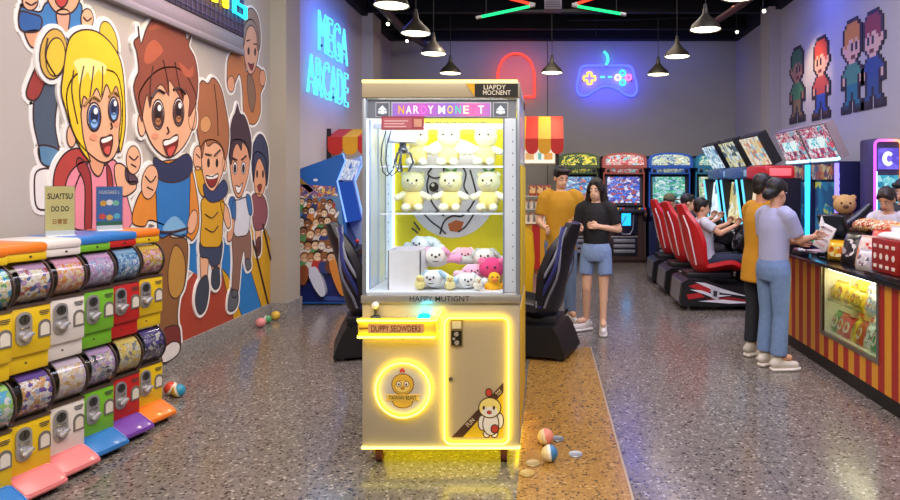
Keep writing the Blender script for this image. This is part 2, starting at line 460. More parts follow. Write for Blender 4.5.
# coloured tube lights hanging as two arrow heads
def tube_light(label, p0, p1, col, st=2.2):
    t = thing('hanging_tube_light', label, 'tube light', p0)
    d = Vector(p1) - Vector(p0)
    B(glow(col, st)).capsule((0, 0, 0), d, .018).build('glowing_tube', t)
    b = B(M('#c8c8c8', .4, .6)); u = d.normalized()
    b.cone(-u * .05, u * .02, .021); b.build('end_cap', t); B(M('#c8c8c8', .4, .6)).cone(d - u * .02, d + u * .05, .021).build('end_cap', t)
    for q in (d * .12, d * .88): B(M('#333333', .5)).cone(q, (q.x, q.y, HC + .3 - p0[2]), .003, seg=6).build('hanging_wire', t)
YT = 8.0
tube_light('green tube light at left, the lower arm of an arrow pointing right', at(480, 17, YT), at(531, 6, YT), '#22e07a')
tube_light('red tube light at left, the upper arm of an arrow pointing right', at(496, -5, YT), at(531, 4, YT + .05), '#ff4028')
tube_light('green tube light at right, the lower arm of an arrow pointing left', at(576, 6, YT), at(622, 14, YT), '#22e07a')
tube_light('red tube light at right, the upper arm of an arrow pointing left', at(576, 4, YT + .05), at(606, -6, YT), '#ff4028')
# duct box, pipes and track lights
t = thing('ceiling_vent', 'violet grey vent box hanging from the ceiling between the tube lights', 'vent', at(553, 11, 9.2))
B(M('#5b5568', .5)).box((0, 0, .1), (.24, .2, .2), .01).build('vent_body', t)
b = B(M('#25222e', .6))
for k in range(5): b.box((0, -.101, .035 + k * .032), (.2, .01, .01))
b.build('slat', t)
B(M('#222222', .5)).cone((0, 0, .2), (0, 0, HC + .3 - at(553, 11, 9.2).z), .012).build('hanger_rod', t)
pip = M('#1c1d26', .5, .4)
def pipe(label, pts, r, m=pip):
    return tag(B(m).tube(pts, r, 10).build('ceiling_pipe'), label, 'pipe')
pipe('thin dark pipe running across the ceiling above the game controller sign', [at(567, 20, 12.0), at(640, 19, 12.0), (3.75, 12.0, at(700, 15, 12).z)], .02)
pipe('thin dark pipe hanging down from the ceiling over the neon game controller', [at(596, -20, 12.2), at(596, 36, 12.2)], .012)
pipe('reddish brown pipe slanting along the ceiling by the right wall', [at(701, 31, 10.5), at(742, 4, 9.0), at(775, -20, 8.2)], .05, M('#4a1f22', .5))
pipe('grey duct slanting along the ceiling by the left wall', [at(379, 4, 9.6), at(405, 32, 11.4), at(424, 44, 12.8)], .07, M('#3a3230', .6))
def track_spot(label, p, aim, warm=True):
    t = thing('ceiling_spot_light', label, 'spotlight', p)
    d = Vector(aim).normalized()
    B(M('#1a1a1c', .5)).cone((0, 0, 0), -d * .16, .04, .036).build('lamp_housing', t)
    B(glow('#fff2cf', 9)).cone(d * .002, d * .006, .026).build('glowing_lens', t)
    B(M('#1a1a1c', .5)).cone(-d * .1, (-d.x * .1, -d.y * .1, HC + .3 - p.z), .012).build('stem', t)
track_spot('small bright spotlight by the left wall ceiling, nearer of two', at(388, 24, 10.4), (.2, -1, -.6))
track_spot('small bright spotlight by the left wall ceiling, farther of two', at(407, 41, 12.0), (.2, -1, -.6))
track_spot('small bright spotlight under the right wall beam, nearer of two', at(764, 11, 9.4), (-.2, -1, -.6))
track_spot('small bright spotlight under the right wall beam, farther of two', at(737, 32, 11.6), (-.2, -1, -.6))

# ================================================================== neon signs
RIGHTW = frame((0, 1, 0), (0, 0, 1))     # a picture on the left wall: x runs to the back, depth towards +X
t = thing('neon_sign', 'bright blue neon sign of the words MEGA ARCADE on the left wall', 'neon sign', (XL, 9.5, 3.2))
nb = glow('#4cc8ff', 2.6)
def leftwall(y, z, d=.05):
    m = RIGHTW.copy(); m.translation = Vector((d, y - 9.5, z - 3.2)); return m
B(nb).text('MEGA', leftwall(9.52, 3.63), 1.3, .55, outline=.01).build('upper_word', t)
B(nb).text('ARCADE', leftwall(9.32, 2.98), 1.75, .52, outline=.01).build('lower_word', t)
b = B(M('#101820', .5))
for y in (9.05, 9.6, 10.2):
    for z in (3.45, 2.8): b.box((.02, y - 9.5, z - 3.2), (.045, .02, .03))
b.build('standoff', t)
lamp('neon_glow_light', 'AREA', (XL + .3, 9.4, 3.35), 20, '#0a70ff', 1.6, (XL, 9.4, 3.35), sy=1.2)
# controller on the back wall
YN = YB - .07
def bw(px, py): return at(px, py, YN) - Vector((0, YN, 0))
t = thing('neon_sign', 'neon game controller outline in blue with coloured buttons on the back wall', 'neon sign', (0, YN, 0))
out = [bw(*p) for p in spline([(582,67),(592,65.5),(607,65.5),(622,65.5),(631,67),(634,75),(637,88),(634,95),(627,95),(619,90),(612,86.5),(607,86),(602,86.5),(595,90),(587,95),(580,95),(577,88),(579,75)], 6)]
B(glow('#343cff', 6)).tube(out, .024, 8, True).build('controller_outline', t)
B(glow('#35c6e8', 4)).tube([bw(*p) for p in spline([(606,65),(608,60),(607,55),(604,51.5)], 5, False)], .022).build('cable', t)
pad = []
for k in range(4):
    a = PI/2 * k
    for dx, dy in ((2.1, -2.1), (5.4, -2.1), (5.9, 0), (5.4, 2.1)):
        pad.append((589.5 + dx*math.cos(a) - dy*math.sin(a), 78.3 + dx*math.sin(a) + dy*math.cos(a)))
B(glow('#e0a83c', 3.6)).tube([bw(*p) for p in spline(pad, 3)], .018, 8, True).build('direction_pad', t)
b = B(glow('#43b9e8', 3.5))
for x in (600.5, 608): b.tube([bw(x, 77), bw(x + 4, 77)], .018)
b.build('start_button', t)
for x, y, c in ((622.6, 73, '#2fb8d8'), (617.8, 77.5, '#d8b080'), (628.5, 77.5, '#f05a8a'), (622.6, 82.5, '#2fb8c8')):
    B(glow(c, 3.8)).tube([bw(x + 2.6*math.cos(a*PI/6), y + 2.6*math.sin(a*PI/6)) for a in range(12)], .018, 8, True).build('round_button', t)
b = B(M('#15161c', .5))
for p in ((583, 80), (631, 80), (607, 66)): b.cone(bw(*p), bw(*p) + Vector((0, .07, 0)), .015)
b.build('standoff', t)
lamp('neon_glow_light', 'AREA', at(607, 80, YB - .4), 16, '#2a34ff', 1.0, at(607, 80, YB), sy=.6)
# plain red arch sign
t = thing('neon_sign', 'plain red neon arch outline on the back wall above the claw machine', 'neon sign', (0, YN, 0))
arch = [(497.5,97),(497.5,97),(497.5,85),(498,72),(502,61),(509,55),(516,53.5),(523,55),(530,61),(534,72),(534.5,85),(534.5,97),(534.5,97)]
P = spline(arch, 5, False)
B(glow('#ff382c', 3)).tube([bw(*p) for p in P] + [bw(516, 97)], .02, 8, True).build('arch_outline', t)
b = B(M('#15161c', .5))
for p in ((498, 85), (534, 85), (516, 54)): b.cone(bw(*p), bw(*p) + Vector((0, .07, 0)), .015)
b.build('standoff', t)
lamp('neon_glow_light', 'AREA', at(516, 76, YB - .4), 4, '#ff4030', .7, at(516, 76, YB), sy=.7)

# gridded rainbow sign high on the left wall
t = thing('illuminated_sign', 'black gridded sign box with rainbow neon letters high on the left wall', 'sign', (XL, 6.66, 3.0))
B(M('#4a4556', .5)).span(0, .06, -3.2, 0, .03, 1.3, .01).build('sign_box', t)
b = B(M('#6f6a86', .35, .7))
for k in range(40): b.box((.066, -.04 - k * .08, .66), (.008, .006, 1.24))
for k in range(16): b.box((.066, -1.6, .07 + k * .08), (.008, 3.18, .006))
b.build('wire_grid', t)
b = B(M('#8f8b92', .5)); b.span(0, .07, -3.25, .0, -.16, -.1, .01); b.span(0, .05, -3.25, .0, -.1, .03, .01); b.build('ledge', t)
T0 = RIGHTW.copy()
def sgn(y, z): m = RIGHTW.copy(); m.translation = Vector((.09, y, z)); return m
for ch, y, c in (('L', -.16, '#20c8e8'), ('N', -.55, '#f0d020'), ('O', -.95, '#ff7a20')):
    B(glow(c, 5)).text(ch, sgn(y, .62), .24, .8, outline=.02).build('neon_letter', t)
for y, c in ((6.45, '#30c8ff'), (6.0, '#ffd030'), (5.6, '#ff5a90'), (5.1, '#d040e0'), (4.5, '#7048ff')):
    lamp('neon_glow_light', 'AREA', (XL + .26, y, 3.5), 2.6, c, .35, (XL, y, 3.2), sy=.3)
# ================================================================== mural on the left wall
MW = frame((0, 1, 0), (0, 0, 1), (XL, 0, 0))
def wp(p):
    q = onx(p[0], p[1], XL); return Vector((q.y, q.z))
INK = M('#3a2420', .6)
WHITE = M('#f1eee8', .6, var=.02)
class Fig:
    def __init__(s, label, edge=.035, z0=.003):
        s.z0 = z0
        s.root = thing('mural_picture_figure', label, 'mural figure', (0, 0, 0), group=None)
        s.cur = {}; s.all = []; s.edge = B(WHITE); s.e = edge; s.lv = 1; s.pts = []
    def mb(s, part, new=False):
        if new or part not in s.cur: s.cur[part] = MB(); s.all.append((part, s.cur[part]))
        return s.cur[part]
    def poly(s, part, col, pts, smooth=True, ink=.009, sil=True, lv=None):
        P = [wp(p) for p in pts]; s.pts += P
        if smooth: P = spline(P, 4)
        s._put(part, col, P, ink, sil, lv)
    def oval(s, part, col, c, r, a=0, ink=.007, sil=False, lv=None, n=22):
        P = [wp((c[0] + r[0]*math.cos(2*PI*i/n)*math.cos(a) - r[1]*math.sin(2*PI*i/n)*math.sin(a), c[1] + r[0]*math.cos(2*PI*i/n)*math.sin(a) + r[1]*math.sin(2*PI*i/n)*math.cos(a))) for i in range(n)]
        s.pts += P
        s._put(part, col, P, ink, sil, lv)
    def _put(s, part, col, P, ink, sil, lv):
        lv = lv if lv is not None else s.lv
        if lv == s.lv: s.lv += 1
        z = s.z0 + .0015 + .0003 * lv
        m = s.mb(part, sil or part == 'cheek' or (part == 'eye' and (col == '#ffffff' and ink > 0 or col in ('#2a1a18', '#2a1a1a'))))
        if sil: s.border(P)
        if ink:
            m.use(INK); O, I = offset2(P, ink), offset2(P, -ink * .35); k = len(P)
            vo = [m.bm.verts.new(MW @ Vector((p.x, p.y, z + .0003))) for p in O]; vi = [m.bm.verts.new(MW @ Vector((p.x, p.y, z + .0003))) for p in I]
            for a in range(k): m.face([vo[a], vo[(a+1) % k], vi[(a+1) % k], vi[a]])
        m.use(M(col, .6, var=.05, scale=9)).prism(P, MW, s.z0, z)
    def border(s, P):
        e, z = s.e, s.z0 + .001; s.edge.prism(P, MW, 0, z); k = len(P)
        for i in range(k):
            a, b = P[i], P[(i+1) % k]; d = b - a
            if d.length < 1e-6: continue
            n = Vector((d.y, -d.x)).normalized() * e
            V = [s.edge.bm.verts.new(MW @ Vector((p.x, p.y, h))) for h in (0, z + .000006 * (i % 9) + .000005) for p in (a + n, b + n, b - n, a - n)]
            s.edge.face(V[4:])
            s.edge.face([V[0], V[1], V[5], V[4]]); s.edge.face([V[2], V[3], V[7], V[6]])
            if i % 2 == 0 or d.length > .02: s.edge.disc(a, e, e, MW, 0, z + .00007 + .000006 * (i % 8), 12)
    def line(s, part, pts, r=.006, col=None):
        P = [Vector((XL + s.z0 + .0015 + .0003 * s.lv, q.x, q.y)) for q in spline([wp(p) for p in pts], 5, False)]
        s.mb(part, part == 'eyebrow').use(M(col, .6) if col else INK).tube(P, r, 5)
    def done(s):
        c = Vector((0, 0, 0)); k = len(s.pts)
        y = sum(p.x for p in s.pts) / k; z = min(p.y for p in s.pts)
        o = Vector((XL, y, z)); s.root.location = o
        for n, m in s.all + [('white_border', s.edge)]:
            for v in m.bm.verts: v.co -= o
            m.build(n, s.root)
SKIN, SKIN2 = '#edb48c', '#e2a27a'
# painted floor bands behind the running children
f = Fig('red, blue and yellow floor bands painted low on the mural behind the running children', .012, .0)
f.poly('red_band', '#a8402a', [(176,296),(176,296),(194,272),(194,272),(221,268),(221,268),(236,326),(236,326),(160,368),(160,368)], ink=0)
f.poly('blue_band', '#1f78bd', [(184,168),(184,168),(204,176),(204,176),(222,236),(222,236),(254,262),(254,262),(264,309),(264,309),(240,323),(240,323),(226,278),(206,280),(206,280),(186,268),(186,268)], smooth=True, ink=0)
f.poly('yellow_band', '#d4a017', [(221,268),(221,268),(228,276),(228,276),(243,321),(243,321),(235,326),(235,326)], ink=.008)
f.poly('yellow_band', '#d4a017', [(251,218),(251,218),(262,222),(262,222),(271.5,244),(271.5,244),(272,305),(272,305),(262,309),(262,309),(248,262),(248,262)], ink=.008)
f.line('painted_line', [(262,224),(272,268)], .014); f.line('painted_line', [(252,240),(268,306)], .014)
f.done()
# child in the blue jacket, top
f = Fig('mural child in a blue denim jacket cut off at the top above the blond girl', z0=0.003)
f.poly('trousers', '#4c5a6b', [(36,60),(48,62),(55,80),(56,100),(54,125),(58,150),(58,164),(42,164),(38,145),(33,120),(34,90)])
f.poly('trousers', '#5b87a8', [(39,146),(57,150),(58,163),(49,167),(40,161)])
f.poly('shoe', '#e8e4de', [(36,172),(50,170),(54,184),(50,206),(37,208),(34,190)])
f.poly('shoe', '#9c3b33', [(38,64),(46,70),(40,92),(33,100),(26,96),(28,84)])
f.poly('forearm', SKIN2, [(24,30),(37,28),(38,40),(35,47),(29,45)])
f.poly('jacket', '#3f7fb8', [(20,8),(28,10),(40,12),(48,2),(78,2),(80,20),(78,38),(60,42),(44,40),(38,30),(22,31),(18,22)])
f.poly('jacket', '#2d5f9e', [(20,12),(30,14),(40,18),(38,30),(22,31),(18,22)], sil=False)
f.poly('scarf', '#e0a688', [(56,12),(68,12),(66,34),(62,40),(58,30)], sil=False)
f.poly('face', SKIN, [(45,-14),(47,0),(54,11),(62,14),(72,11),(78,0),(79,-14)])
f.poly('mouth', '#c8473f', [(55,-1),(66,-2),(64,5),(60,7),(56,4)], sil=False)
f.oval('fist', SKIN, (29, 1), (7.5, 9), sil=True); f.line('fist', [(24,2),(30,5),(35,2)])
f.oval('fist', SKIN, (86, 19), (6, 10), sil=True); f.line('fist', [(82,17),(86,21),(90,18)])
f.done()
# blond girl
f = Fig('mural girl with blond hair in two round buns and a pink top', z0=0.018)
f.oval('hair_bun', '#e9bf36', (106, 40), (8, 19), -.25, sil=True)
f.poly('backpack', '#b5433a', [(51,200),(51,176),(57,160),(68,150),(82,150),(86,160),(76,176),(68,200),(66,215),(55,215)])
f.poly('top', '#ea8fa0', [(62,226),(62,190),(68,172),(82,162),(98,168),(110,160),(117,170),(124,196),(126,228)])
f.poly('backpack', '#9c3434', [(76,158),(84,166),(88,182),(88,228),(82,228),(82,186),(74,166)], sil=False)
f.poly('backpack', '#9c3434', [(104,166),(108,172),(110,190),(110,228),(106,228),(105,190)], sil=False)
f.poly('arm', SKIN, [(112,166),(118,164),(124,170),(126,182),(133,182),(132,190),(120,196),(113,182)])
f.poly('wristband', '#5a4652', [(123,168),(127,174),(132,176),(135,182),(128,184),(123,178)], sil=False)
f.oval('fist', SKIN, (130.5, 160), (7, 14), sil=True)
f.line('fist', [(126,156),(131,160),(135,156)]); f.line('fist', [(128,164),(133,167)])
f.poly('neck', SKIN2, [(86,150),(100,156),(100,168),(95,176),(88,168)], sil=False)
f.oval('hair_bun', '#d9b04a', (50, 54), (13.5, 25), .08, sil=True)
f.oval('hair_bun', '#ecc738', (52, 57), (9.5, 19), .08); f.line('hair_bun', [(44,38),(42,58),(52,76)])
f.oval('ear', SKIN, (68, 136), (4.5, 11), sil=True)
f.poly('face', SKIN, [(64,90),(66,118),(74,140),(88,155),(99,162),(107,160),(113,152),(117,138),(119,115),(118,92),(110,72),(78,72)])
f.poly('hair', '#f0cb28', [(63,50),(67,38),(74,32),(83,30),(93,32),(102,38),(110,47),(116,58),(119,70),(121,90),(122,118),(121,134),(117,152),(116,134),(118,116),(117,100),(113,86),(108,95),(108,95),(103,84),(98,99),(98,99),(93,88),(86,103),(86,103),(80,96),(77,114),(77,114),(80,140),(87,162),(87,162),(78,150),(68,128),(62,108),(58,92),(60,72)])
f.poly('hair', '#fae890', [(70,62),(80,58),(92,60),(103,66),(100,76),(95,70),(88,80),(84,72),(76,84),(74,72)], sil=False, ink=0)
for p in ([(80,66),(76,90),(77,108)], [(90,66),(88,84),(86,98)], [(99,66),(99,82),(98,96)], [(70,70),(68,92),(74,124)]): f.line('hair', p, .005)
for x, y, rx, ry in ((90.5, 117, 6.6, 14), (110, 109.5, 4.8, 12)):
    f.oval('eye', '#ffffff', (x, y), (rx, ry), ink=.01, lv=f.lv); f.oval('eye', '#2f65b5', (x + .2, y + .6), (rx * .82, ry * .86))
    f.oval('eye', '#122244', (x + .2, y - 1), (rx * .5, ry * .5)); f.oval('eye', '#8fc0ee', (x + .2, y + 6.5), (rx * .5, ry * .3), ink=0); f.oval('eye', '#ffffff', (x + 1.6, y - 6), (rx * .32, ry * .24), ink=0)
f.line('eyebrow', [(80,106),(88,97),(96,101)], .01, '#8a6a20'); f.line('eyebrow', [(105,97),(110,92),(115,96)], .01, '#8a6a20')
f.oval('cheek', '#e79a78', (90, 137), (4, 3.4), ink=0); f.oval('cheek', '#e79a78', (113, 124), (2.4, 3), ink=0)
f.line('nose', [(107,123),(108.5,127),(107,129)])
f.poly('mouth', '#7a2420', [(97,139),(102,137.5),(108,135.5),(108,145),(105,155),(101,154),(98,147)], sil=False)
f.poly('mouth', '#fbf6f0', [(98,139.5),(107.5,136.3),(107,140),(99,143)], sil=False, ink=0); f.poly('mouth', '#d4584e', [(100,149),(104,146),(106.5,147),(105,154),(101.5,153)], sil=False, ink=0)
f.done()
# brown haired boy
f = Fig('mural boy with large brown hair, orange jacket and blue shirt', z0=0.018)
f.poly('trousers', '#8a5c33', [(154,230),(170,238),(184,240),(185,262),(182,286),(177,298),(175,318),(176,340),(160,342),(156,300)])
f.poly('trousers', '#bb8a3e', [(172,246),(180,252),(183,268),(181,288),(174,298),(167,292),(166,268)], sil=False)
f.poly('shoe', '#7a2f2a', [(160,332),(175,326),(178,338),(177,352),(168,360),(160,362)]); f.poly('shoe', '#e8e2dc', [(161,350),(170,342),(177,344),(176,353),(168,360),(160,362)], sil=False)
f.poly('jacket', '#e08c32', [(130,214),(136,196),(146,182),(155,164),(172,160),(186,158),(191,176),(196,206),(196,228),(190,240),(184,236),(150,220),(142,226),(131,224)])
f.poly('shirt', '#2c78bf', [(155,172),(170,176),(186,168),(187,200),(185,232),(178,236),(168,234),(157,236),(154,204)], sil=False)
f.poly('shirt', '#7fb6dd', [(160,228),(172,216),(184,228),(180,234),(166,233)], sil=False, ink=0)
f.poly('scarf', '#2b3357', [(151,158),(166,164),(184,154),(190,164),(186,176),(172,182),(156,178)], sil=False)
f.line('shirt', [(157,232),(170,232),(185,228)], .012)
f.oval('hand', SKIN, (190, 222), (4.5, 12), .2, sil=True)
f.oval('fist', SKIN, (147, 182), (8, 17), .15, sil=True)
f.line('fist', [(142,176),(148,182),(153,176)]); f.line('fist', [(144,187),(150,190)])
f.oval('ear', SKIN, (139, 124), (4, 12), sil=True); f.oval('ear', SKIN, (190, 118), (4, 12), sil=True)
f.poly('face', SKIN, [(137,92),(139,114),(144,133),(152,148),(164,157),(173,154),(183,143),(190,127),(193,108),(192,92),(178,70),(156,70)])
f.poly('hair', '#8c4a33', [(136,70),(134,52),(131,42),(136,36),(135,26),(138,44),(144,28),(152,18),(164,15),(174,18),(181,27),(184,40),(188,36),(186,46),(192,58),(195,76),(194,98),(190,110),(186,116),(187,100),(182,90),(180,102),(180,102),(172,88),(166,80),(166,96),(166,96),(158,84),(150,94),(147,108),(147,108),(144,94),(140,110),(139,122),(139,122),(134,104),(131,88),(133,78)])
f.poly('hair', '#b5603f', [(144,46),(152,40),(160,50),(154,58),(146,64),(141,60)], sil=False, ink=0); f.poly('hair', '#b5603f', [(176,62),(186,70),(190,66),(190,76),(182,76)], sil=False, ink=0); f.poly('hair', '#a55538', [(146,30),(156,22),(168,20),(178,28),(170,27),(158,28)], sil=False, ink=0)
for p in ([(160,60),(164,78),(166,92)], [(172,62),(176,84),(180,98)], [(150,66),(147,84),(147,104)]): f.line('hair', p, .005)
for x, y, rx, ry in ((155, 114.5, 5.8, 14.5), (175.5, 112, 5.2, 13.5)):
    f.oval('eye', '#ffffff', (x, y), (rx, ry), ink=.011); f.oval('eye', '#5b3424', (x, y + .4), (rx * .84, ry * .86)); f.oval('eye', '#1c0f0c', (x, y - 1), (rx * .52, ry * .55)); f.oval('eye', '#b07a50', (x, y + 7), (rx * .5, ry * .25), ink=0); f.oval('eye', '#ffffff', (x + 1.3, y - 6.5), (rx * .33, ry * .22), ink=0)
f.line('eyebrow', [(148,98),(154,90),(161,93)], .012); f.line('eyebrow', [(170,90),(176,88),(182,94)], .012)
f.line('nose', [(164,127),(165.5,132),(163.5,134)]); f.oval('cheek', '#e79a78', (152, 136), (3.4, 3), ink=0)
f.poly('mouth', '#7a2420', [(160,141),(166,139.5),(174,135),(174,145),(170,154),(166,157),(162,150)], sil=False)
f.poly('mouth', '#fbf6f0', [(160.5,141.5),(173.5,136),(173,140.5),(162,145.5)], sil=False, ink=0); f.poly('mouth', '#d4584e', [(164,150),(169,146.5),(172,147),(169,154),(166,156)], sil=False, ink=0)
f.done()
# man in the cap, upper right
f = Fig('small mural figure in a grey brown cap and orange top under the rainbow sign', z0=0.003)
f.poly('top', '#c07a45', [(229,56),(236,52),(243,56),(246,72),(254,66),(262,72),(264,84),(260,94),(260,112),(254,124),(244,118),(242,90),(239,74),(234,84),(230,90),(227,84),(227,66)])
f.poly('strap', '#8a6a50', [(247,76),(252,78),(255,96),(252,112),(248,100)], sil=False)
f.oval('fist', SKIN2, (230.5, 84), (3.6, 8), sil=True); f.oval('fist', SKIN2, (262, 78), (3, 8), sil=True)
f.poly('face', '#dba585', [(243,30),(246,22),(252,20),(257,32),(258,52),(254,70),(249,74),(245,64),(243,48)])
f.poly('cap', '#9b8474', [(242,34),(243,18),(247,10),(252,9),(257,16),(259.5,30),(259.5,46),(257,50),(256,34),(251,25),(246,30),(243,46)])
f.oval('eye', '#2a1a18', (248, 51), (1.1, 4), ink=0); f.oval('eye', '#2a1a18', (254.5, 52), (1, 4), ink=0); f.line('eyebrow', [(246,41),(249,40)], .008); f.line('eyebrow', [(253,44),(256,44)], .008)
f.poly('mouth', '#8a3028', [(247.5,63),(250,65),(253,64),(251,70)], sil=False)
f.done()
# dark haired girl, farthest
f = Fig('mural girl with dark blue hair and maroon dress, farthest along the mural', z0=0.004)
f.poly('leg', SKIN, [(255,224),(260,222),(260,240),(257,252),(255,240)])
f.poly('shoe', '#6a3b34', [(256,240),(260,238),(260,252),(257,256),(255,252)])
f.poly('dress', '#8c4f58', [(251,198),(257,194),(264,198),(267,212),(264,226),(258,230),(253,226)])
f.poly('face', SKIN2, [(253,158),(258,152),(265,160),(266,178),(262,194),(258,197),(254,188)])
f.poly('hair', '#343a58', [(251,160),(253,144),(258,135),(263,137),(267,148),(268,166),(266,186),(264,170),(259,158),(255,166),(253,182)])
f.oval('eye', '#2a1a1a', (256.5, 174), (1, 4), ink=0); f.oval('eye', '#2a1a1a', (262.3, 174), (.9, 4), ink=0); f.poly('mouth', '#8a3028', [(257,186),(261,185),(259,192)], sil=False)
f.done()
# dark haired boy
f = Fig('mural boy with spiky dark hair, white shirt with blue sleeves and brown trousers', z0=0.009)
f.poly('trousers', '#8c6656', [(232,230),(247,228),(250,246),(249,262),(245,264),(243,250),(240,262),(237,292),(231,295),(232,262)])
f.poly('shoe', '#5c6068', [(229,292),(236,291),(237,302),(233,310),(227,309)]); f.poly('shoe', '#5c6068', [(244,260),(249,260),(250,267),(246,270)])
f.poly('shirt', '#dcdee4', [(231,204),(238,200),(247,198),(249,212),(247,232),(240,236),(233,233)])
f.poly('sleeve', '#3270ad', [(229,198),(234,200),(234,220),(229,222),(227,210)]); f.poly('sleeve', '#3270ad', [(245,196),(249,197),(251,212),(248,214)])
f.poly('arm', SKIN2, [(228,221),(233,220),(231,238),(226,240)])
f.poly('face', SKIN2, [(229,148),(233,140),(243,142),(248,154),(247,174),(241,194),(236,197),(232,188),(229,168)])
f.poly('hair', '#433138', [(228,158),(228,138),(231,120),(234,113),(236,104),(236,104),(239,114),(243,116),(247,126),(250,142),(249,160),(246,148),(241,142),(240,150),(236,143),(232,150),(230,164)])
for x in (233.6, 242): f.oval('eye', '#ffffff', (x, 168), (2, 6)); f.oval('eye', '#2a1a18', (x, 168.6), (1.4, 4.6), ink=0)
f.line('eyebrow', [(230.5,158),(235,160)], .012); f.line('eyebrow', [(240,160),(244.5,156)], .012)
f.poly('mouth', '#fbf6f0', [(234,186),(238,187),(241,183),(239,191),(236,193)], sil=False)
f.done()
# yellow shirt child
f = Fig('mural child with brown hair, mustard shirt and navy shorts running in dark shoes', z0=0.013)
f.poly('leg', SKIN, [(199,252),(207,254),(206,270),(205,284),(200,282)]); f.poly('leg', SKIN, [(210,258),(218,256),(217,276),(212,276)])
f.poly('shoe', '#3a4250', [(199,280),(205,276),(207,290),(204,308),(198,314),(194,304),(195,290)]); f.poly('shoe', '#3a4250', [(211,270),(217,268),(218,284),(214,289),(210,284)])
f.poly('shorts', '#39445f', [(199,240),(210,244),(220,240),(220,254),(217,264),(210,266),(206,258),(199,256)])
f.poly('arm', SKIN, [(219,202),(226,208),(229,224),(226,228),(222,218)])
f.poly('shirt', '#d9a320', [(200,200),(212,196),(222,200),(221,222),(219,244),(210,247),(199,244),(200,220)])
f.poly('sleeve', '#d9a320', [(193,170),(198,168),(203,180),(202,196),(197,190)])
for p in ([(203,214),(210,218),(216,212)], [(203,228),(211,232),(216,226)]): f.line('shirt', p, .006)
f.oval('fist', SKIN, (196, 158), (4.6, 12), sil=True); f.line('fist', [(194,154),(198,158)])
f.poly('scarf', '#33406a', [(202,184),(212,190),(222,180),(226,190),(220,199),(210,202),(203,196)], sil=False)
f.oval('ear', SKIN, (222.5, 164), (2, 7), sil=True)
f.poly('face', SKIN, [(200,146),(208,140),(218,144),(223,158),(220,174),(213,189),(208,190),(203,182),(200,166)])
f.poly('hair', '#a86a42', [(199,150),(195,130),(193,110),(195,92),(200,81),(206,84),(211,78),(218,86),(223,104),(227,130),(226,150),(223,160),(220,148),(213,142),(206,146),(203,140),(200,158)])
f.poly('hair', '#d39a62', [(199,120),(205,116),(209,124),(205,132),(199,130)], sil=False, ink=.004); f.line('hair', [(212,84),(215,110),(216,136)], .005)
f.oval('eye', '#2a1a18', (206.5, 163), (1.4, 4.6), ink=0); f.oval('eye', '#2a1a18', (215, 163), (1.3, 4.4), ink=0)
f.line('eyebrow', [(203,154),(209,155)], .01); f.line('eyebrow', [(212,156),(218,150)], .01)
f.poly('mouth', '#8a2c26', [(204,176),(210,177),(216,174),(214,183),(210,187),(206,184)], sil=False)
f.poly('mouth', '#fbf6f0', [(204.5,176),(215.5,174.5),(214,178),(206,179)], sil=False, ink=0)
f.done()

# ================================================================== pixel figures on the right wall
SPR = ['....KKKKK...', '...KHHHHHK..', '..KHHHHHHHK.', '..KHHHHHHHK.', '..KHHHHHHHK.', '..KHHSSHSHK.', '.KSHSSESESK.', '.KSSSSESESK.', '..KSSSSSSSK.', '...KSSMMSK..', '....KSSSK...',
       '...KTTTTTK..', '..KTTTTTTTK.', '.KTTTTTTTTTK', '.KSKTTTTTKSK', '.KSKTTTTTKSK', '.KKKBBBBBKKK', '...KBBBBBK..', '...KBBKBBK..', '...KBBKBBK..', '..KBBK.KBBK.', '.KOOOK.KOOOK', '.KKKKK.KKKKK']
def sprite(label, ytop, ybot, px, hair, skin, top, bot, shoe, flip=False, w=.68):
    a, b = onx(px, ytop, XR), onx(px, ybot, XR)
    rows = [r[::-1] if flip else r for r in SPR]
    h = (a.z - b.z) / len(rows); cw = w / 12
    t = thing('pixel_picture_figure', label, 'pixel figure', (XR, a.y, b.z), group=None)
    cm = {'K': '#30262a', 'H': hair, 'S': skin, 'E': '#2a2024', 'M': '#7a4038', 'T': top, 'B': bot, 'O': shoe}
    nm = {'K': 'dark_outline', 'H': 'hair', 'S': 'skin', 'E': 'eye', 'M': 'mouth', 'T': 'top', 'B': 'trousers', 'O': 'shoe'}
    for ch, c in cm.items():
        todo = {(r, i) for r, row in enumerate(rows) for i in range(12) if row[i] == ch}
        while todo:
            m = B(M(c, .6, var=.05, scale=9)); st = [todo.pop()]; comp = []
            while st:
                r, i = st.pop(); comp.append((r, i))
                for dr in (-1, 0, 1):
                    for di in (-1, 0, 1):
                        if (r + dr, i + di) in todo and (ch == 'K' or not (dr and di)): todo.remove((r + dr, i + di)); st.append((r + dr, i + di))
            for r, i in comp: m.span(-.014, 0, (6 - i) * cw, (5 - i) * cw, (len(rows) - r) * h, (len(rows) - r - 1) * h)
            n = nm[ch]
            if ch == 'S' and len(comp) < 4: n = 'hand' if comp[0][0] > 10 else 'ear'
            m.build(n, t)
sprite('pixel figure with dark green hair and green top, farthest along the right wall', 47, 123, 797, '#3f6b4c', '#a87a62', '#4b8456', '#8a7450', '#4a3c34')
sprite('pixel figure with red hair, red shirt and blue shorts on the right wall', 36, 119, 822.5, '#b8402f', '#d8a283', '#b34a42', '#2e4f9a', '#5a3a34', True)
sprite('pixel figure with orange hair and teal clothes on the right wall', 19, 113, 852, '#cf8432', '#e0b090', '#4f8a70', '#2f7680', '#36424e')
sprite('pixel figure with dark red hair and navy clothes, nearest along the right wall', 9, 108, 875, '#8c3a38', '#d8b09a', '#2f4a84', '#34507e', '#3a3234', True, .64)
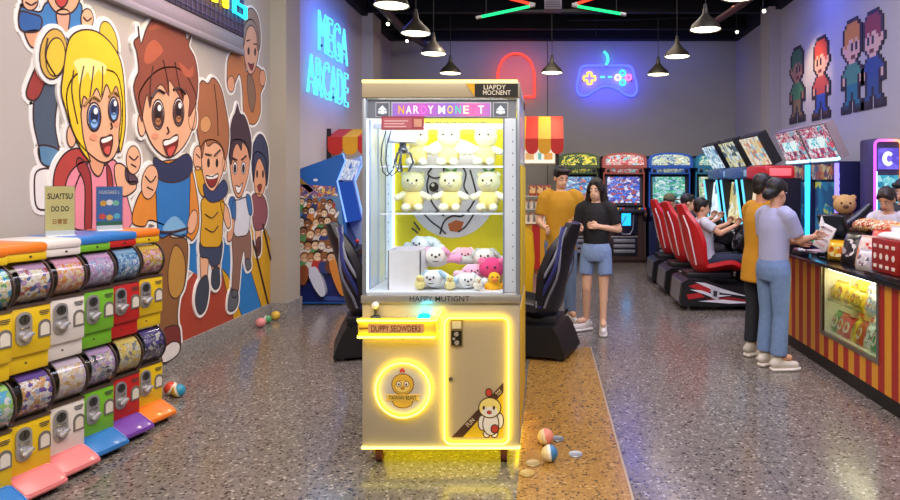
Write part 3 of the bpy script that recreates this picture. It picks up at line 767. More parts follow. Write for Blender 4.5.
# ================================================================== claw machine
CY0 = 3.55
CR = Vector((-.5685, CY0, 0))
def q(px, py, d=0.):
    """Front-panel point of the claw machine in its own coordinates, d behind the front."""
    v = at(px, py, CY0) - CR; return Vector((v.x, d, v.z))
def fr(d=0.):
    m = FRONT.copy(); m.translation = Vector((0, d, 0)); return m
def q2(px, py): v = q(px, py); return (v.x, v.z)
claw = thing('claw_machine', 'tall cream claw machine with yellow light strips and plush toys in the middle', 'claw machine', CR)
CREAM = M('#b5a88c', .4, var=.03, scale=4)
LED = glow('#ffdc10', 12); CORE = glow('#fff28a', 2.2); LEDW = glow('#ffee80', 3)
YEL = M('#eccb1c', .4, var=.03)
SILV = M('#b9b6ae', .32, .75, var=.05)
ACR = M('#d3e0f2', .25, var=.03, coat=.3)
z_band0, z_band1, z_top = q(0, 303).z, q(0, 293).z, q(0, 82).z
b = B(CREAM).span(-.431, .431, 0, .85, q(0, 449).z, z_band0, .008)
b.use(M('#e2b400', .4)).span(.425, .436, .03, .84, q(0, 430).z, q(0, 310).z, .003)
b.build('lower_cabinet', claw)
b = B(CREAM).span(-.431, .431, .63, .85, z_band0, z_top - .01, .008)
b.build('rear_cabinet', claw)
B(YEL).span(.431, .437, .05, .84, z_band0 + .02, z_top - .45, .002).build('side_panel', claw)
b = B(SILV).span(-.434, .434, -.014, .64, z_band0, z_band1 - .012, .004)
b.build('metal_band', claw)
B(M('#2c2a2c', .5)).text('HAPPY MUTIGNT', frame((1,0,0), (0,0,1), q(440, 298.3, -.0145)), .325, .03, .001, off=.006).build('lettering', claw)
# header
hd = B(CREAM).span(-.431, .431, -.008, .85, q(0, 98).z, z_top, .008).build('header', claw)
B(LEDW).cone(q(362.5, 81.5, -.004), q(517.5, 81.5, -.004), .009).build('light_strip', claw)
bs = B(M('#171512', .4)).prism([q2(475, 97), q2(518, 97), q2(518, 84), q2(475, 84)], fr(), .009, .014)
bs.use(M('#e0aa18', .4)).prism([q2(466, 84), q2(475, 97), q2(475, 84)], fr(), .009, .0135)
bs = bs.build('name_plate', hd)
b = B(M('#efe6d0', .5)); b.text('LIAPDY', frame((1,0,0), (0,0,1), q(495, 87.5, -.0142)), .12, .025, .001, off=.004)
b.text('MOCNENT', frame((1,0,0), (0,0,1), q(497, 93, -.0142)), .15, .025, .001, off=.004); b.build('lettering', bs)
# marquee strip
mq = B(M('#8d93a2', .4, .3)).prism([q2(366, 118), q2(516, 118), q2(516, 99), q2(366, 99)], fr(.03), 0, .012).build('marquee', claw)
sg = B(M('#efe9f4', .4)).prism([q2(391, 117), q2(491, 117), q2(491, 102), q2(391, 102)], fr(.015), 0, .004)
m, nt, out = _new('purple_pink_panel'); N, L = nt.nodes, nt.links
tc = N.new('ShaderNodeTexCoord'); sx = N.new('ShaderNodeSeparateXYZ'); cr = N.new('ShaderNodeValToRGB'); e = N.new('ShaderNodeBsdfPrincipled')
L.new(tc.outputs['Generated'], sx.inputs[0]); L.new(sx.outputs['X'], cr.inputs[0]); L.new(cr.outputs[0], e.inputs['Base Color']); L.new(cr.outputs[0], e.inputs['Emission Color'])
e.inputs['Emission Strength'].default_value = .45
for i, (p, c) in enumerate(((0, '#8f6fc8'), (.3, '#c35fc0'), (.6, '#8a6fd0'), (.8, '#e070b0'), (1, '#b070c8'))):
    if i > 1: cr.color_ramp.elements.new(p)
for i, (p, c) in enumerate(((0, '#8f6fc8'), (.3, '#c35fc0'), (.6, '#8a6fd0'), (.8, '#e070b0'), (1, '#b070c8'))):
    cr.color_ramp.elements[i].position = p; cr.color_ramp.elements[i].color = list(lin(c)) + [1]
L.new(e.outputs[0], out.inputs[0])
sg.use(m).prism([q2(392, 116), q2(490, 116), q2(490, 103), q2(392, 103)], fr(.0105), 0, .003)
sg = sg.build('title_sign', mq)
xs = 397.0; lc = ['#f5c22a', '#ffffff', '#ffffff', '#ff6fc8', '#ffffff', None, '#ffffff', '#ffd23a', '#3ad0c0', '#ffffff', '#ff5fb0', '#ffffff']
for ch, c, x in zip('NARDYMONETT', ['#f5b52a', '#fff6e0', '#ffe9f4', '#f06fd8', '#fffaf0', '#fffaf0', '#ffd23a', '#48d6b0', '#fff3d0', '#ff5fb0', '#fffaf0'],
                    [401, 408.5, 416, 423.5, 430.5, 441.5, 450, 458, 466, 473.5, 481]):
    b = B(M(c, .4, emit=.5)); b.text(ch, frame((1,0,0), (0,0,1), q(x, 109.5, .0072)), .031 if ch != 'M' else .038, .045, .001, off=.018); b.build('letter', sg)
for x0, x1, cx, lab in ((375, 389, 382, None), (493, 508, 500.5, None)):
    b = B(M('#e4e6ee', .4)).prism([q2(x0, 117), q2(x1, 117), q2(x1, 102), q2(x0, 102)], fr(.015), 0, .004)
    b.use(M('#6f7686', .4)).prism([q2(x0 + .8, 116.2), q2(x1 - .8, 116.2), q2(x1 - .8, 102.8), q2(x0 + .8, 102.8)], fr(.0112), 0, .002)
    b.use(M('#eaf2fb', .4, emit=.4))
    b.prism([q2(cx - 4.5, 110), q2(cx + 4.5, 110), q2(cx, 105)], fr(.0085), 0, .001); b.prism([q2(cx - 1.6, 114), q2(cx + 1.6, 114), q2(cx + 1.6, 110), q2(cx - 1.6, 110)], fr(.0085), 0, .001)
    b.disc(q2(cx - 3, 112), .008, .008, fr(.0085), 0, .001); b.disc(q2(cx + 3, 112), .008, .008, fr(.0085), 0, .001)
    b.build('icon_plate', mq)
# glass box
def post(x0, x1, y0, y1, m, nm='corner_post'): B(m).span(x0, x1, y0, y1, z_band1 - .012, q(0, 98).z, .003).build(nm, claw)
post(-.431, -.41, 0, .022, M('#9aa2ae', .35, .5))
post(.415, .431, 0, .022, M('#9aa2ae', .35, .5))
pp = B(ACR).span(.345, .41, .015, .03, z_band1, q(0, 118).z, .003)
pp.use(M('#8fa0b8', .3, .4)); pp.span(.338, .345, .012, .032, z_band1, q(0, 118).z); pp.span(.41, .415, .012, .032, z_band1, q(0, 118).z)
pp.use(M('#6a7890', .4))
for k in range(14): pp.box((.392, .0145, z_band1 + .06 + k * .064), (.006, .002, .008))
pp.build('post_cover', claw)
lw = B(ACR).span(-.43, -.422, .02, .63, z_band1, q(0, 98).z)
lw.use(M('#a6b8d6', .3)); 
for y in (.12, .3, .48): lw.span(-.422, -.418, y, y + .02, z_band1, q(0, 118).z)
lw.use(M('#6a7890', .4))
for k in range(15): lw.box((-.4215, .56, z_band1 + .05 + k * .06), (.004, .012, .009))
lw.build('inner_side_panel', claw)
B(ACR).span(.422, .43, .03, .63, z_band1, q(0, 98).z).build('inner_side_panel', claw)
bp = B(M('#f2de10', .5, var=.03, scale=3)).span(-.405, .42, .618, .63, z_band1, q(0, 98).z)
bp.use(ACR).span(-.422, -.405, .618, .63, z_band1, q(0, 98).z)
bp = bp.build('back_panel', claw)
def k2(px, py):
    v = at(px, py, CY0 + .617) - CR; return (v.x, v.z)
art = MB(); LINE = M('#2c2630', .5)
art.use(M('#e9e6ee', .5)).disc(k2(452, 188), .29, .32, fr(.6175), 0, .002, 36)
art.use(M('#f3e24a', .5)).prism([k2(393, 134), k2(503, 134), k2(503, 119), k2(393, 119)], fr(.6175), 0, .0015)
def stroke(pts, r=.006): art.use(LINE).tube([Vector((k2(*p)[0], .6145, k2(*p)[1])) for p in spline(pts, 5, False)], r, 6)
stroke([(429,176),(427,186),(430,198),(436,208),(444,216)]); stroke([(432,168),(428,174),(434,178),(442,176),(444,168)])
stroke([(462,166),(466,174),(464,186),(468,194)]); stroke([(470,170),(474,184),(476,196),(470,208)])
stroke([(424,214),(432,222),(440,228),(446,234)]); stroke([(440,234),(444,222),(452,216),(462,216),(470,208)]); stroke([(458,232),(466,226),(474,214)])
stroke([(414,222),(420,230)]); stroke([(412,228),(418,233)]); stroke([(436,190),(444,200),(452,204)])
art.use(M('#c8662c', .5)).prism([k2(448,224), k2(456,220), k2(464,222), k2(460,232), k2(450,231)], fr(.615), 0, .002)
art.use(M('#2a1c1c', .4)).disc(k2(434, 187), .03, .032, fr(.615), 0, .003); art.use(WHITE).disc(k2(433, 185), .011, .011, fr(.6115), 0, .001)
art.build('printed_drawing', bp)
B(M('#8a7a52', .5)).text('SO SUNNY HIG', frame((1,0,0), (0,0,1), Vector((k2(453, 125)[0], .615, k2(453, 125)[1]))), .42, .045, .001, off=.01).build('lettering', bp)
B(M('#e8ecf4', .4)).span(-.42, .42, .02, .618, z_band1 - .012, z_band1, 0).build('toy_bed', claw)
B(glow('#f4f4ec', 5)).span(-.36, .36, .06, .54, q(0, 98).z - .012, q(0, 98).z - .004).build('interior_light', claw)
for x, y in ((-.412, .03), (-.4, .6), (.4, .6)):
    B(glow('#dcebff', 3.2)).span(x - .006, x + .006, y - .006, y + .006, z_band1, q(0, 99).z).build('light_strip', claw)
B(glass('#fbfdff', .5)).span(-.41, .338, .004, .01, z_band1 - .01, q(0, 98).z).build('front_glass', claw)
lamp('claw_case_light', 'AREA', CR + Vector((0, .09, 1.86)), 3.5, '#f2f6ff', .6, CR + Vector((0, .5, 1.3)), sy=.1)
shelf_z = [EYE - (166 - CY) / F * 3.82, EYE - (213 - CY) / F * 3.82]
for z in shelf_z:
    b = B(glass('#f4f8fb', .8)).span(-.4, .4, .27, .617, z - .008, z); b.use(M('#eaf0f4', .2)).span(-.4, .4, .266, .27, z - .009, z + .001); b.build('clear_shelf', claw)
# prize chute
b = B(M('#e3e2ea', .3)); b.span(-.315, -.309, .1, .3, z_band1, 1.17); b.span(-.315, -.13, .3, .306, z_band1, 1.17); b.span(-.136, -.13, .1, .306, z_band1, 1.17)
b.use(M('#f3f3f7', .3)); b.span(-.315, -.13, .1, .106, z_band1, 1.165)
b.build('prize_chute', claw)
# claw carriage
cg = B(M('#c9ccd4', .35, .3)); p0 = at(402, 137, CY0 + .22) - CR
cg.box(p0, (.16, .1, .07), .01); cg.span(-.42, .42, .21, .23, p0.z + .05, p0.z + .075); cg.span(-.42, .42, .27, .29, p0.z + .05, p0.z + .075)
cg = cg.build('claw_carriage', claw)
hx = at(403, 150, CY0 + .22) - CR
b = B(M('#55585e', .3, .8)); b.cone((hx.x, hx.y, p0.z - .035), (hx.x, hx.y, hx.z), .02, .02); b.ball((hx.x, hx.y, hx.z), (.028, .028, .022))
b.build('claw_hub', cg)
for k in range(3):
    a = 2 * PI * k / 3 + .5; d = Vector((math.cos(a), math.sin(a), 0)); c = Vector((hx.x, hx.y, hx.z))
    B(M('#6b6e75', .25, .9)).tube([c, c + d * .045 + Vector((0, 0, -.02)), c + d * .06 + Vector((0, 0, -.07)), c + d * .03 + Vector((0, 0, -.125))], .007, 8).build('claw_finger', cg)
for (x, r) in ((382, 0), (387, 3)):
    B(M('#1f2638', .4)).tube([at(x + dx, y, CY0 + .14) - CR for dx, y in ((4, 131), (0, 145), (-1, 160), (1, 172), (5, 176), (11, 170), (13, 158))], .004, 6).build('cable', cg)
pk = B(M('#a8485a', .4)).prism([q2(381.5, 130), q2(424, 130), q2(424, 116.5), q2(381.5, 116.5)], fr(.0), -.003, .003)
pk.use(M('#c06a78', .4)).prism([q2(383, 128.5), q2(412, 128.5), q2(412, 118), q2(383, 118)], fr(-.003), 0, .001)
pk.use(M('#d8a08a', .4)).prism([q2(414, 127), q2(422, 127), q2(422, 119), q2(414, 119)], fr(-.003), 0, .001)
pk.use(M('#e8c0c4', .4))
for i, w in enumerate((24, 20, 22)): pk.prism([q2(384.5, 121.6 + i*2.8), q2(384.5 + w, 121.6 + i*2.8), q2(384.5 + w, 120.4 + i*2.8), q2(384.5, 120.4 + i*2.8)], fr(-.004), 0, .0006)
pk.build('notice_sticker', claw)
# control ledge with light strips
lg = B(M('#e6c94a', .4)).span(q(360, 0).x, q(438, 0).x, -.05, .005, q(0, 333).z, q(0, 317).z, .01).build('control_ledge', claw)
yl = -.054
P = [q(360.5, 318, yl), q(432, 318, yl), q(437, 316.5, yl * .6), q(441, 312, -.01), q(443, 308, -.008)]
B(LED).tube([p - Vector((0, .004, 0)) for p in spline(P, 4, False)], .009, 8).use(CORE).tube([p - Vector((0, .0125, 0)) for p in spline(P, 4, False)], .0055, 8).build('light_strip', lg)
B(LED).tube([q(360.5, 334.5, yl), q(437, 334.5, yl), q(438.5, 334.5, -.01)], .009, 8).use(CORE).tube([q(360.5, 334.5, yl - .009), q(437, 334.5, yl - .009)], .0055, 8).build('light_strip', lg)
pl = B(M('#d9a26a', .45)).prism([(p.x + q(398.5, 0).x, p.y + q(0, 326).z) for p in rrect(.3, .055, .012)], fr(yl), -.001, .006).build('name_plate', lg)
B(M('#8a5a1c', .45)).span(q(362, 0).x, q(371, 0).x, yl - .001, yl + .01, q(0, 326.6).z, q(0, 325.4).z).build('groove', lg)
B(M('#6a2f22', .5)).text('DUPPY SEOWDERS', frame((1,0,0), (0,0,1), q(398.5, 326, yl - .0065)), .265, .034, .001, off=.01).build('lettering', pl)
lamp('added_underglow', 'AREA', CR + Vector((0, .3, .083)), 2.5, '#ffe01c', .8, CR + Vector((0, .3, 0)), sy=.55)  # unseen lamp under the body, added for the yellow glow on the floor
js = B(M('#3a3a3c', .4)); jp = q(376.5, 0, -.025); js.cone((jp.x, jp.y, q(0, 317).z), (jp.x, jp.y, q(0, 317).z + .012), .03, .024); js.cone((jp.x, jp.y, q(0, 317).z), (jp.x, jp.y, q(0, 306).z), .007)
js = js.build('joystick', lg); B(M('#f1efe8', .3)).ball((jp.x, jp.y, q(0, 304.5).z), .02).build('ball_knob', js)
bp_ = q(425, 0, -.025); B(glow('#20d8f0', 3)).lathe([(.034, 0), (.034, .01), (.026, .02), (0, .024)], Matrix.Translation((bp_.x, bp_.y, q(0, 317).z)), 20).build('push_button', lg)
lamp('button_glow_light', 'POINT', CR + Vector((bp_.x, -.06, q(0, 310).z)), .5, '#20d8ff', .02)
# service door framed in light
dr = B(M('#b5a480', .42, var=.03)).prism([(p.x + q(477, 0).x, p.y + q(0, 380).z) for p in rrect(.33, .66, .03)], fr(), -.001, .008).build('service_door', claw)
B(LED).tube([Vector((p.x + q(477, 0).x, -.016, p.y + q(0, 379.5).z)) for p in rrect(.348, .685, .035)], .0075, 8, True).use(CORE).tube([Vector((p.x + q(477, 0).x, -.0235, p.y + q(0, 379.5).z)) for p in rrect(.348, .685, .035)], .0052, 8, True).build('light_strip', dr)
cm = B(M('#a08c58', .4, .5)).prism([q2(451, 346), q2(463, 346), q2(463, 319.5), q2(451, 319.5)], fr(-.008), 0, .004)
cm.use(M('#d8caa0', .4)).prism([q2(452.5, 328), q2(461.5, 328), q2(461.5, 321), q2(452.5, 321)], fr(-.012), 0, .003)
cm.use(M('#3a3326', .3, .6)).prism([q2(452, 344), q2(462, 344), q2(462, 330), q2(452, 330)], fr(-.012), 0, .012)
cm.use(M('#d9d2bc', .25, .8)); cm.disc(q2(457, 333), .013, .013, fr(-.024), 0, .005); cm.disc(q2(457.5, 341.5), .013, .013, fr(-.024), 0, .005); cm.disc(q2(454.5, 337.5), .008, .008, fr(-.024), 0, .005)
cm.build('coin_slot', dr)
B(M('#8a8270', .3, .8)).disc(q2(451, 378.5), .011, .011, fr(-.008), 0, .008).build('lock', dr)
st = B(M('#4a2c1a', .5)).prism([q2(452, 436.5), q2(463, 436.5), q2(503.5, 392), q2(503.5, 382)], fr(-.008), 0, .002)
st.use(M('#e8c020', .5)).prism([q2(463, 436.5), q2(503.5, 436.5), q2(503.5, 392)], fr(-.008), 0, .002)
st = st.build('sash_print', dr)
dgn = (q(503.5, 387) - q(457, 436.5)).normalized(); nn = Vector((0, -1, 0)); 
up = nn.cross(dgn)
for w, px, py, ww in (('FUN', 470.5, 421.8, .05), ('TOY', 499, 391.8, .035)):
    B(M('#e6d2a8', .5)).text(w, frame(dgn, up, q(px, py, -.0105)), ww, .024, .001, off=.01).build('lettering', st)
mc = MB(); CHK = M('#f0dc7a', .5); BR = M('#4a2c18', .5); RED = M('#c4402c', .5)
def oo(mb, mat, px, py, rx, ry, lv, ink=.006):
    z = -.0105 - lv * .0008
    if ink: mb.use(BR).disc(q2(px, py), rx * .00546 + ink, ry * .00546 + ink, fr(0), -z - .001, -z)
    mb.use(mat).disc(q2(px, py), rx * .00546, ry * .00546, fr(0), -z - .001, -z + .0004)
WBL = M('#ece6d8', .5)
oo(mc, RED, 489, 392, 2.6, 3.4, 0); oo(mc, WBL, 482.5, 422, 3.6, 7, 0); oo(mc, WBL, 500, 420, 3, 7, 0); oo(mc, WBL, 487, 433, 3, 3.2, 0); oo(mc, WBL, 494.5, 433, 3, 3.2, 0)
oo(mc, WBL, 491, 423, 7.5, 11, 1); oo(mc, CHK, 490, 407, 10.5, 9.5, 2); oo(mc, WBL, 490, 411, 8, 5, 3, 0)
oo(mc, BR, 484, 407, 1.2, 2, 4, 0); oo(mc, BR, 494, 407, 1.2, 2, 4, 0); oo(mc, RED, 489.5, 411.5, 2.2, 1.6, 4, .002); oo(mc, RED, 495, 428, 3.2, 3.6, 4)
mc.build('mascot_print', dr)
# round prize door ringed in light
rc = q(403.5, 389)
rd = B(M('#bcb6b4', .42, var=.03)).disc((rc.x, rc.z), .138, .138, fr(), -.001, .006, 40).build('prize_door', claw)
B(LED).tube([Vector((rc.x + .148 * math.cos(2*PI*i/48), -.016, rc.z + .148 * math.sin(2*PI*i/48))) for i in range(48)], .0075, 8, True).use(CORE).tube([Vector((rc.x + .148 * math.cos(2*PI*i/48), -.0235, rc.z + .148 * math.sin(2*PI*i/48))) for i in range(48)], .0052, 8, True).build('light_strip', rd)
lo = MB(); GO = M('#d8ad3c', .5)
def o2(mat, px, py, rx, ry, lv, ink=.005):
    if ink: lo.use(M('#7a5a1c', .5)).disc(q2(px, py), rx*.00546 + ink, ry*.00546 + ink, fr(0), .005, .007 + lv*.0008)
    lo.use(mat).disc(q2(px, py), rx*.00546, ry*.00546, fr(0), .005, .0074 + lv*.0008)
for dx, dy in ((0, -1.5), (-1.6, .3), (1.6, .3)): o2(RED, 402.5 + dx, 370.5 + dy, 1.2, 1.6, 0, 0)
o2(GO, 403, 401, 9.5, 6, 0); o2(GO, 403, 384, 10.5, 10, 1); o2(M('#e8c868', .5), 403, 386, 7.5, 6, 2, .002)
o2(M('#f6f0e0', .5), 399.2, 383.5, 1.9, 2.2, 3, .004); o2(M('#f6f0e0', .5), 406.8, 383.5, 1.9, 2.2, 3, .004); o2(BR, 399.3, 383.8, 1, 1.2, 4, 0); o2(BR, 406.7, 383.8, 1, 1.2, 4, 0)
o2(M('#c88a20', .5), 403, 387.5, 1.8, 1.1, 4, .002)
lo.use(M('#e0bc50', .5)).prism([q2(386, 394), q2(420, 394), q2(418, 397), q2(420, 400), q2(386, 400), q2(388, 397)], fr(0), .005, .0105)
lo = lo.build('chick_logo', rd)
B(M('#4a3214', .5)).text('TAIWAN BEAST', frame((1,0,0), (0,0,1), q(403, 397, -.0108)), .15, .022, .001, off=.01).build('lettering', lo)
B(glow('#ffcc10', 14)).tube([Vector((.405, .2, .088)), Vector((.405, .82, .088))], .008, 8).build('light_strip', claw)  # hidden tube added under the body to light the floor yellow
B(LEDW).tube([q(362.5, 447, .0), q(362.5, 447, -.012), q(519.5, 447, -.012), q(519.5, 447, 0)], .0075, 8).build('light_strip', claw)
for x, y in ((-.35, .07), (.34, .07), (-.35, .78), (.34, .78)):
    c = B(M('#d8b428', .4)).box((x, y, .087), (.075, .07, .012), .003); c.box((x - .024, y, .07), (.006, .05, .04)); c.box((x + .024, y, .07), (.006, .05, .04)); c.use(M('#c8a020', .4)).box((x, y, .078), (.05, .05, .012))
    c = c.build('caster', claw)
    B(M('#6a3428', .5)).cone((x - .017, y, .036), (x + .017, y, .036), .036, seg=20).build('wheel', c)

# ------------------------------------------------------------------ plush toys
def fuzz(col): return M(col, .85, var=.07, scale=60, bump=.25, spec=.2)
def plush(name, label, loc, h, cols, rz=0., pitch=0., group=None, leaf=True):
    """A sitting plush animal of height h: head, body, arms, legs, eyes and snout."""
    t = thing(name, label, 'plush toy', loc, rz, group); t.rotation_euler = (pitch, 0, rz); u = h
    hc, bc, ac = (fuzz(c) for c in cols)
    B(bc).ball((0, 0, .27*u), (.25*u, .21*u, .26*u), u=20, v=14).build('body', t)
    hd = B(hc).ball((0, -.02*u, .69*u), (.27*u, .25*u, .255*u), u=22, v=14); hd.ball((-.2*u, 0, .86*u), (.08*u,.05*u,.08*u)); hd.ball((.2*u, 0, .86*u), (.08*u,.05*u,.08*u))
    hd = hd.build('head', t)
    for s in (-1, 1):
        B(M('#2a2020', .2)).ball((s * .1*u, -.253*u, .73*u), (.026*u, .014*u, .03*u), u=10, v=8).build('eye', hd)
        B(ac).capsule((s * .2*u, -.04*u, .4*u), (s * .36*u, -.11*u, .33*u), .085*u, .075*u).build('arm', t)
        B(ac).capsule((s * .12*u, -.1*u, .1*u), (s * .15*u, -.26*u, .1*u), .1*u, .1*u).build('leg', t)
    B(ac).ball((0, -.25*u, .65*u), (.075*u, .05*u, .055*u)).build('snout', hd)
    B(M('#4a3a34', .3)).ball((0, -.298*u, .668*u), (.022*u, .014*u, .016*u), u=10, v=8).build('nose', hd)
    if leaf:
        b = B(M('#5d9a4c', .7))
        for s in (-1, 1): b.ball((s * .07*u, 0, .96*u), (.09*u, .03*u, .035*u), (0, -s * .5, 0))
        b.build('leaf', hd)
    return t
def inside(px, py, d): return at(px, py, CY0 + d)
sh = [shelf_z[0] + .001, shelf_z[1] + .001]
cC = ('#f8efb8', '#f2e08a', '#faf4d0')
for r, xs in enumerate(((417, 449, 486), (413, 451, 489))):
    for i, px in enumerate(xs):
        X = (px - CX) / F * (CY0 + .43)
        plush('plush_toy', ('cream plush animal {} on the {} clear shelf of the claw machine').format(('at left', 'in the middle', 'at right')[i], ('upper', 'lower')[r]),
              (X, CY0 + .43, sh[r]), .262, cC, (.12, 0, -.1)[i], 0, 'cream plush animals on the clear shelves', leaf=not (r == 0 and i == 0) and not (r == 1 and i == 0))
# heap of toys on the bed
zb = z_band1 + .002
def lying(label, px, py, d, L, col, face, rz, extra=None):
    p = inside(px, py, d); t = thing('plush_toy', label, 'plush toy', p, rz, 'plush toys heaped in the claw machine'); m = fuzz(col)
    b = B(m).ball((0, 0, 0), (L*.4, L*.27, L*.25), u=20, v=12); b.build('body', t)
    hd = B(m).ball((-L*.02, -L*.24, L*.05), (L*.26, L*.2, L*.22), u=20, v=12).build('head', t)
    for s in (-1, 1):
        B(M('#24202a', .4)).ball((s*L*.09 - L*.02, -L*.43, L*.1), (L*.026, L*.02, L*.034), u=10, v=8).build('eye', hd)
        B(fuzz(extra or col)).capsule((s*L*.18, -L*.2, L*.2), (s*L*.3, -L*.22, L*.12), L*.08, L*.06).build('ear', hd)
        B(fuzz(extra or col)).capsule((s*L*.3, -L*.08, -L*.05), (s*L*.55, -L*.16, -L*.02), L*.1, L*.11).build('arm', t)
    b = B(M('#1c181c', .4)); b.tube([(-L*.02 + L*.13*math.sin(a), -L*.415 + L*.035*abs(math.sin(a)), L*.02 - L*.085*math.cos(a)) for a in [x*.25 - 1.25 for x in range(11)]], L*.014, 6); b.build('smile', hd)
    B(M('#2a2020', .4)).ball((-L*.02, -L*.45, L*.055), (L*.04, L*.025, L*.028)).build('nose', hd)
    return t
lying('white plush toy with blue paws at the front of the heap', 436, 279, .16, .21, '#eef1f4', 1, -.15, '#a9cfe8')
lying('white plush toy with a pink arm, second up the heap, grinning', 435, 257, .34, .24, '#f3eee4', 1, .25, '#f0a8cc')
lying('white plush toy lying highest at the back of the heap', 428, 246, .5, .24, '#e6eef6', 1, -.5, '#dbe9f6')
lying('pink plush toy behind the grinning white one, near the middle of the heap', 463, 256, .46, .21, '#f4b9c4', 1, .3, '#f6ccd4')
lying('white plush toy with long arms lying to the right at the front of the heap', 466, 281, .17, .19, '#f0f3f8', 1, .3, '#dfeaf6')
lying('white round plush animal with grey ears at the right of the heap', 485, 258, .42, .24, '#f2efe4', 1, .1, '#c9d0c8')
lying('pale pink plush toy under the white round one at the right', 474, 272, .3, .19, '#f2b4cf', 1, .2, '#f6c8da')
p = inside(492, 268, .24)
t = thing('plush_toy', 'deep pink round plush ball toy at the right of the heap', 'plush toy', p, 0, 'plush toys heaped in the claw machine')
B(fuzz('#e6457f')).ball((0, 0, 0), (.075, .07, .062), u=20, v=12).build('body', t)
for s in (-1, 1): B(M('#3a1a2a', .4)).ball((s*.022, -.066, .012), .007).build('eye', t); B(fuzz('#f07aa4')).ball((s*.055, -.02, .04), (.025, .02, .025)).build('ear', t)
p = inside(494, 285, .14)
t = thing('plush_toy', 'small orange yellow plush duck at the front right of the heap', 'plush toy', p, .2, 'plush toys heaped in the claw machine')
B(fuzz('#f5b51e')).ball((0, 0, -.01), (.045, .045, .042), u=18, v=12).build('body', t)
hd = B(fuzz('#f7bd28')).ball((0, -.01, .04), .035, u=16, v=10).build('head', t); B(M('#e8702a', .5)).ball((0, -.048, .035), (.02, .016, .008)).build('beak', hd)
for s in (-1, 1): B(M('#2a2020', .3)).ball((s*.014, -.04, .05), .005).build('eye', hd); B(fuzz('#f0a418')).ball((s*.043, 0, -.01), (.012, .025, .022)).build('wing', t)
for i, (px, py, d, r, c, l) in enumerate(((402, 288, .36, .036, '#f0df86', 'small pale yellow plush chick beside the prize chute, at left'), (420, 289, .1, .03, '#efe39a', 'small pale yellow plush chick under the white toy with blue paws'), (450, 290, .09, .03, '#f2e7a4', 'small pale yellow plush chick at the front middle of the toy bed'), (505, 276, .3, .05, '#f1e48c', 'pale yellow plush chick at the far right of the heap'), (478, 290, .08, .028, '#f4f0dc', 'small white plush chick beside the orange duck'))):
    p = inside(px, py, d); p.z = zb + r * .95 if py > 280 else p.z
    t = thing('plush_toy', l, 'plush toy', p, .1 * i, 'plush toys heaped in the claw machine')
    B(fuzz(c)).ball((0, 0, 0), (r, r, r * .95), u=16, v=10).build('body', t)
    hd = B(fuzz(c)).ball((0, -r*.2, r*1.1), r*.72, u=16, v=10).build('head', t); B(M('#e89a3a', .5)).ball((0, -r*.95, r*1.05), (r*.22, r*.2, r*.12)).build('beak', hd)
    for s in (-1, 1): B(M('#2a2020', .3)).ball((s*r*.28, -r*.82, r*1.3), r*.1, u=8, v=6).build('eye', hd)

# ------------------------------------------------------------------ balls and discs on the floor
def floorpt(px, py): return at(px, py, EYE * F / (py - CY))
def capsule_ball(label, px, ybot, r, ca, cb, rot, band='#efe9dc'):
    p = floorpt(px, ybot); t = thing('toy_ball', label, 'ball', (p.x, p.y, 0), 0, None)
    R = Euler(rot).to_matrix().to_4x4(); T = Matrix.Translation((0, 0, r)) @ R
    n = 12
    hp = lambda s: [(r * math.cos(a), s * r * math.sin(a)) for a in [.16 + (PI/2 - .16) * k / 8 for k in range(9)]]
    B(M(ca, .35, var=.04)).lathe(hp(1), T, 24).build('half_shell', t); B(M(cb, .35, var=.04)).lathe(hp(-1), T, 24).build('half_shell', t)
    B(M(band, .4)).lathe([(r * math.cos(.17), -r * math.sin(.17)), (r * 1.005, 0), (r * math.cos(.17), r * math.sin(.17))], T, 24).build('middle_band', t)
capsule_ball('pink and cream ball on the tan floor, farther of two beside the claw machine', 545.5, 444.5, .047, '#e88f76', '#ecd9a8', (.3, 1.2, .2), '#efe0b8')
capsule_ball('blue and cream ball on the tan floor, nearer of two beside the claw machine', 549.5, 461.5, .046, '#3f7ea8', '#e9d6a4', (.1, 1.45, .15))
capsule_ball('red and cream ball on the floor beside the capsule machines', 171, 395, .048, '#d9482e', '#e8c890', (.3, -.9, .1))
capsule_ball('blue and yellow ball on the floor beside the red ball', 178.5, 397, .046, '#2d8fb0', '#e2b43a', (.2, 1.2, .4))
capsule_ball('pink ball on the floor against the mural skirting', 260.5, 327.5, .052, '#e08a8a', '#e28f8c', (.2, 1, 0), '#e39a94')
capsule_ball('green and white ball on the floor between the pink and yellow balls', 267.5, 323.5, .045, '#4f9a5a', '#e6e2cc', (.3, 1.3, .2))
capsule_ball('yellow ball on the floor against the pilaster skirting', 275.5, 320, .05, '#d9b23c', '#dcb848', (.2, .9, 0), '#e0c060')
for l, px, py, c in (('grey metal disc on the floor behind the pink and cream ball', 557.5, 439.5, '#8d9298'), ('pale blue grey disc on the tan floor to the right of the balls', 575.5, 455, '#b4bcc4'),
                     ('yellowish disc on the floor near the claw machine, farther of two', 533, 464, '#c9b684'), ('yellowish disc on the floor near the claw machine, nearer of two', 527.5, 474, '#cdb674')):
    p = floorpt(px, py)
    tag(B(M(c, .3, .5)).lathe([(.0, 0), (.038, 0), (.041, .004), (.038, .009), (.03, .007), (.0, .007)], None, 28).build('metal_disc', loc=(p.x, p.y, .0005)), l, 'disc', 'discs on the floor')
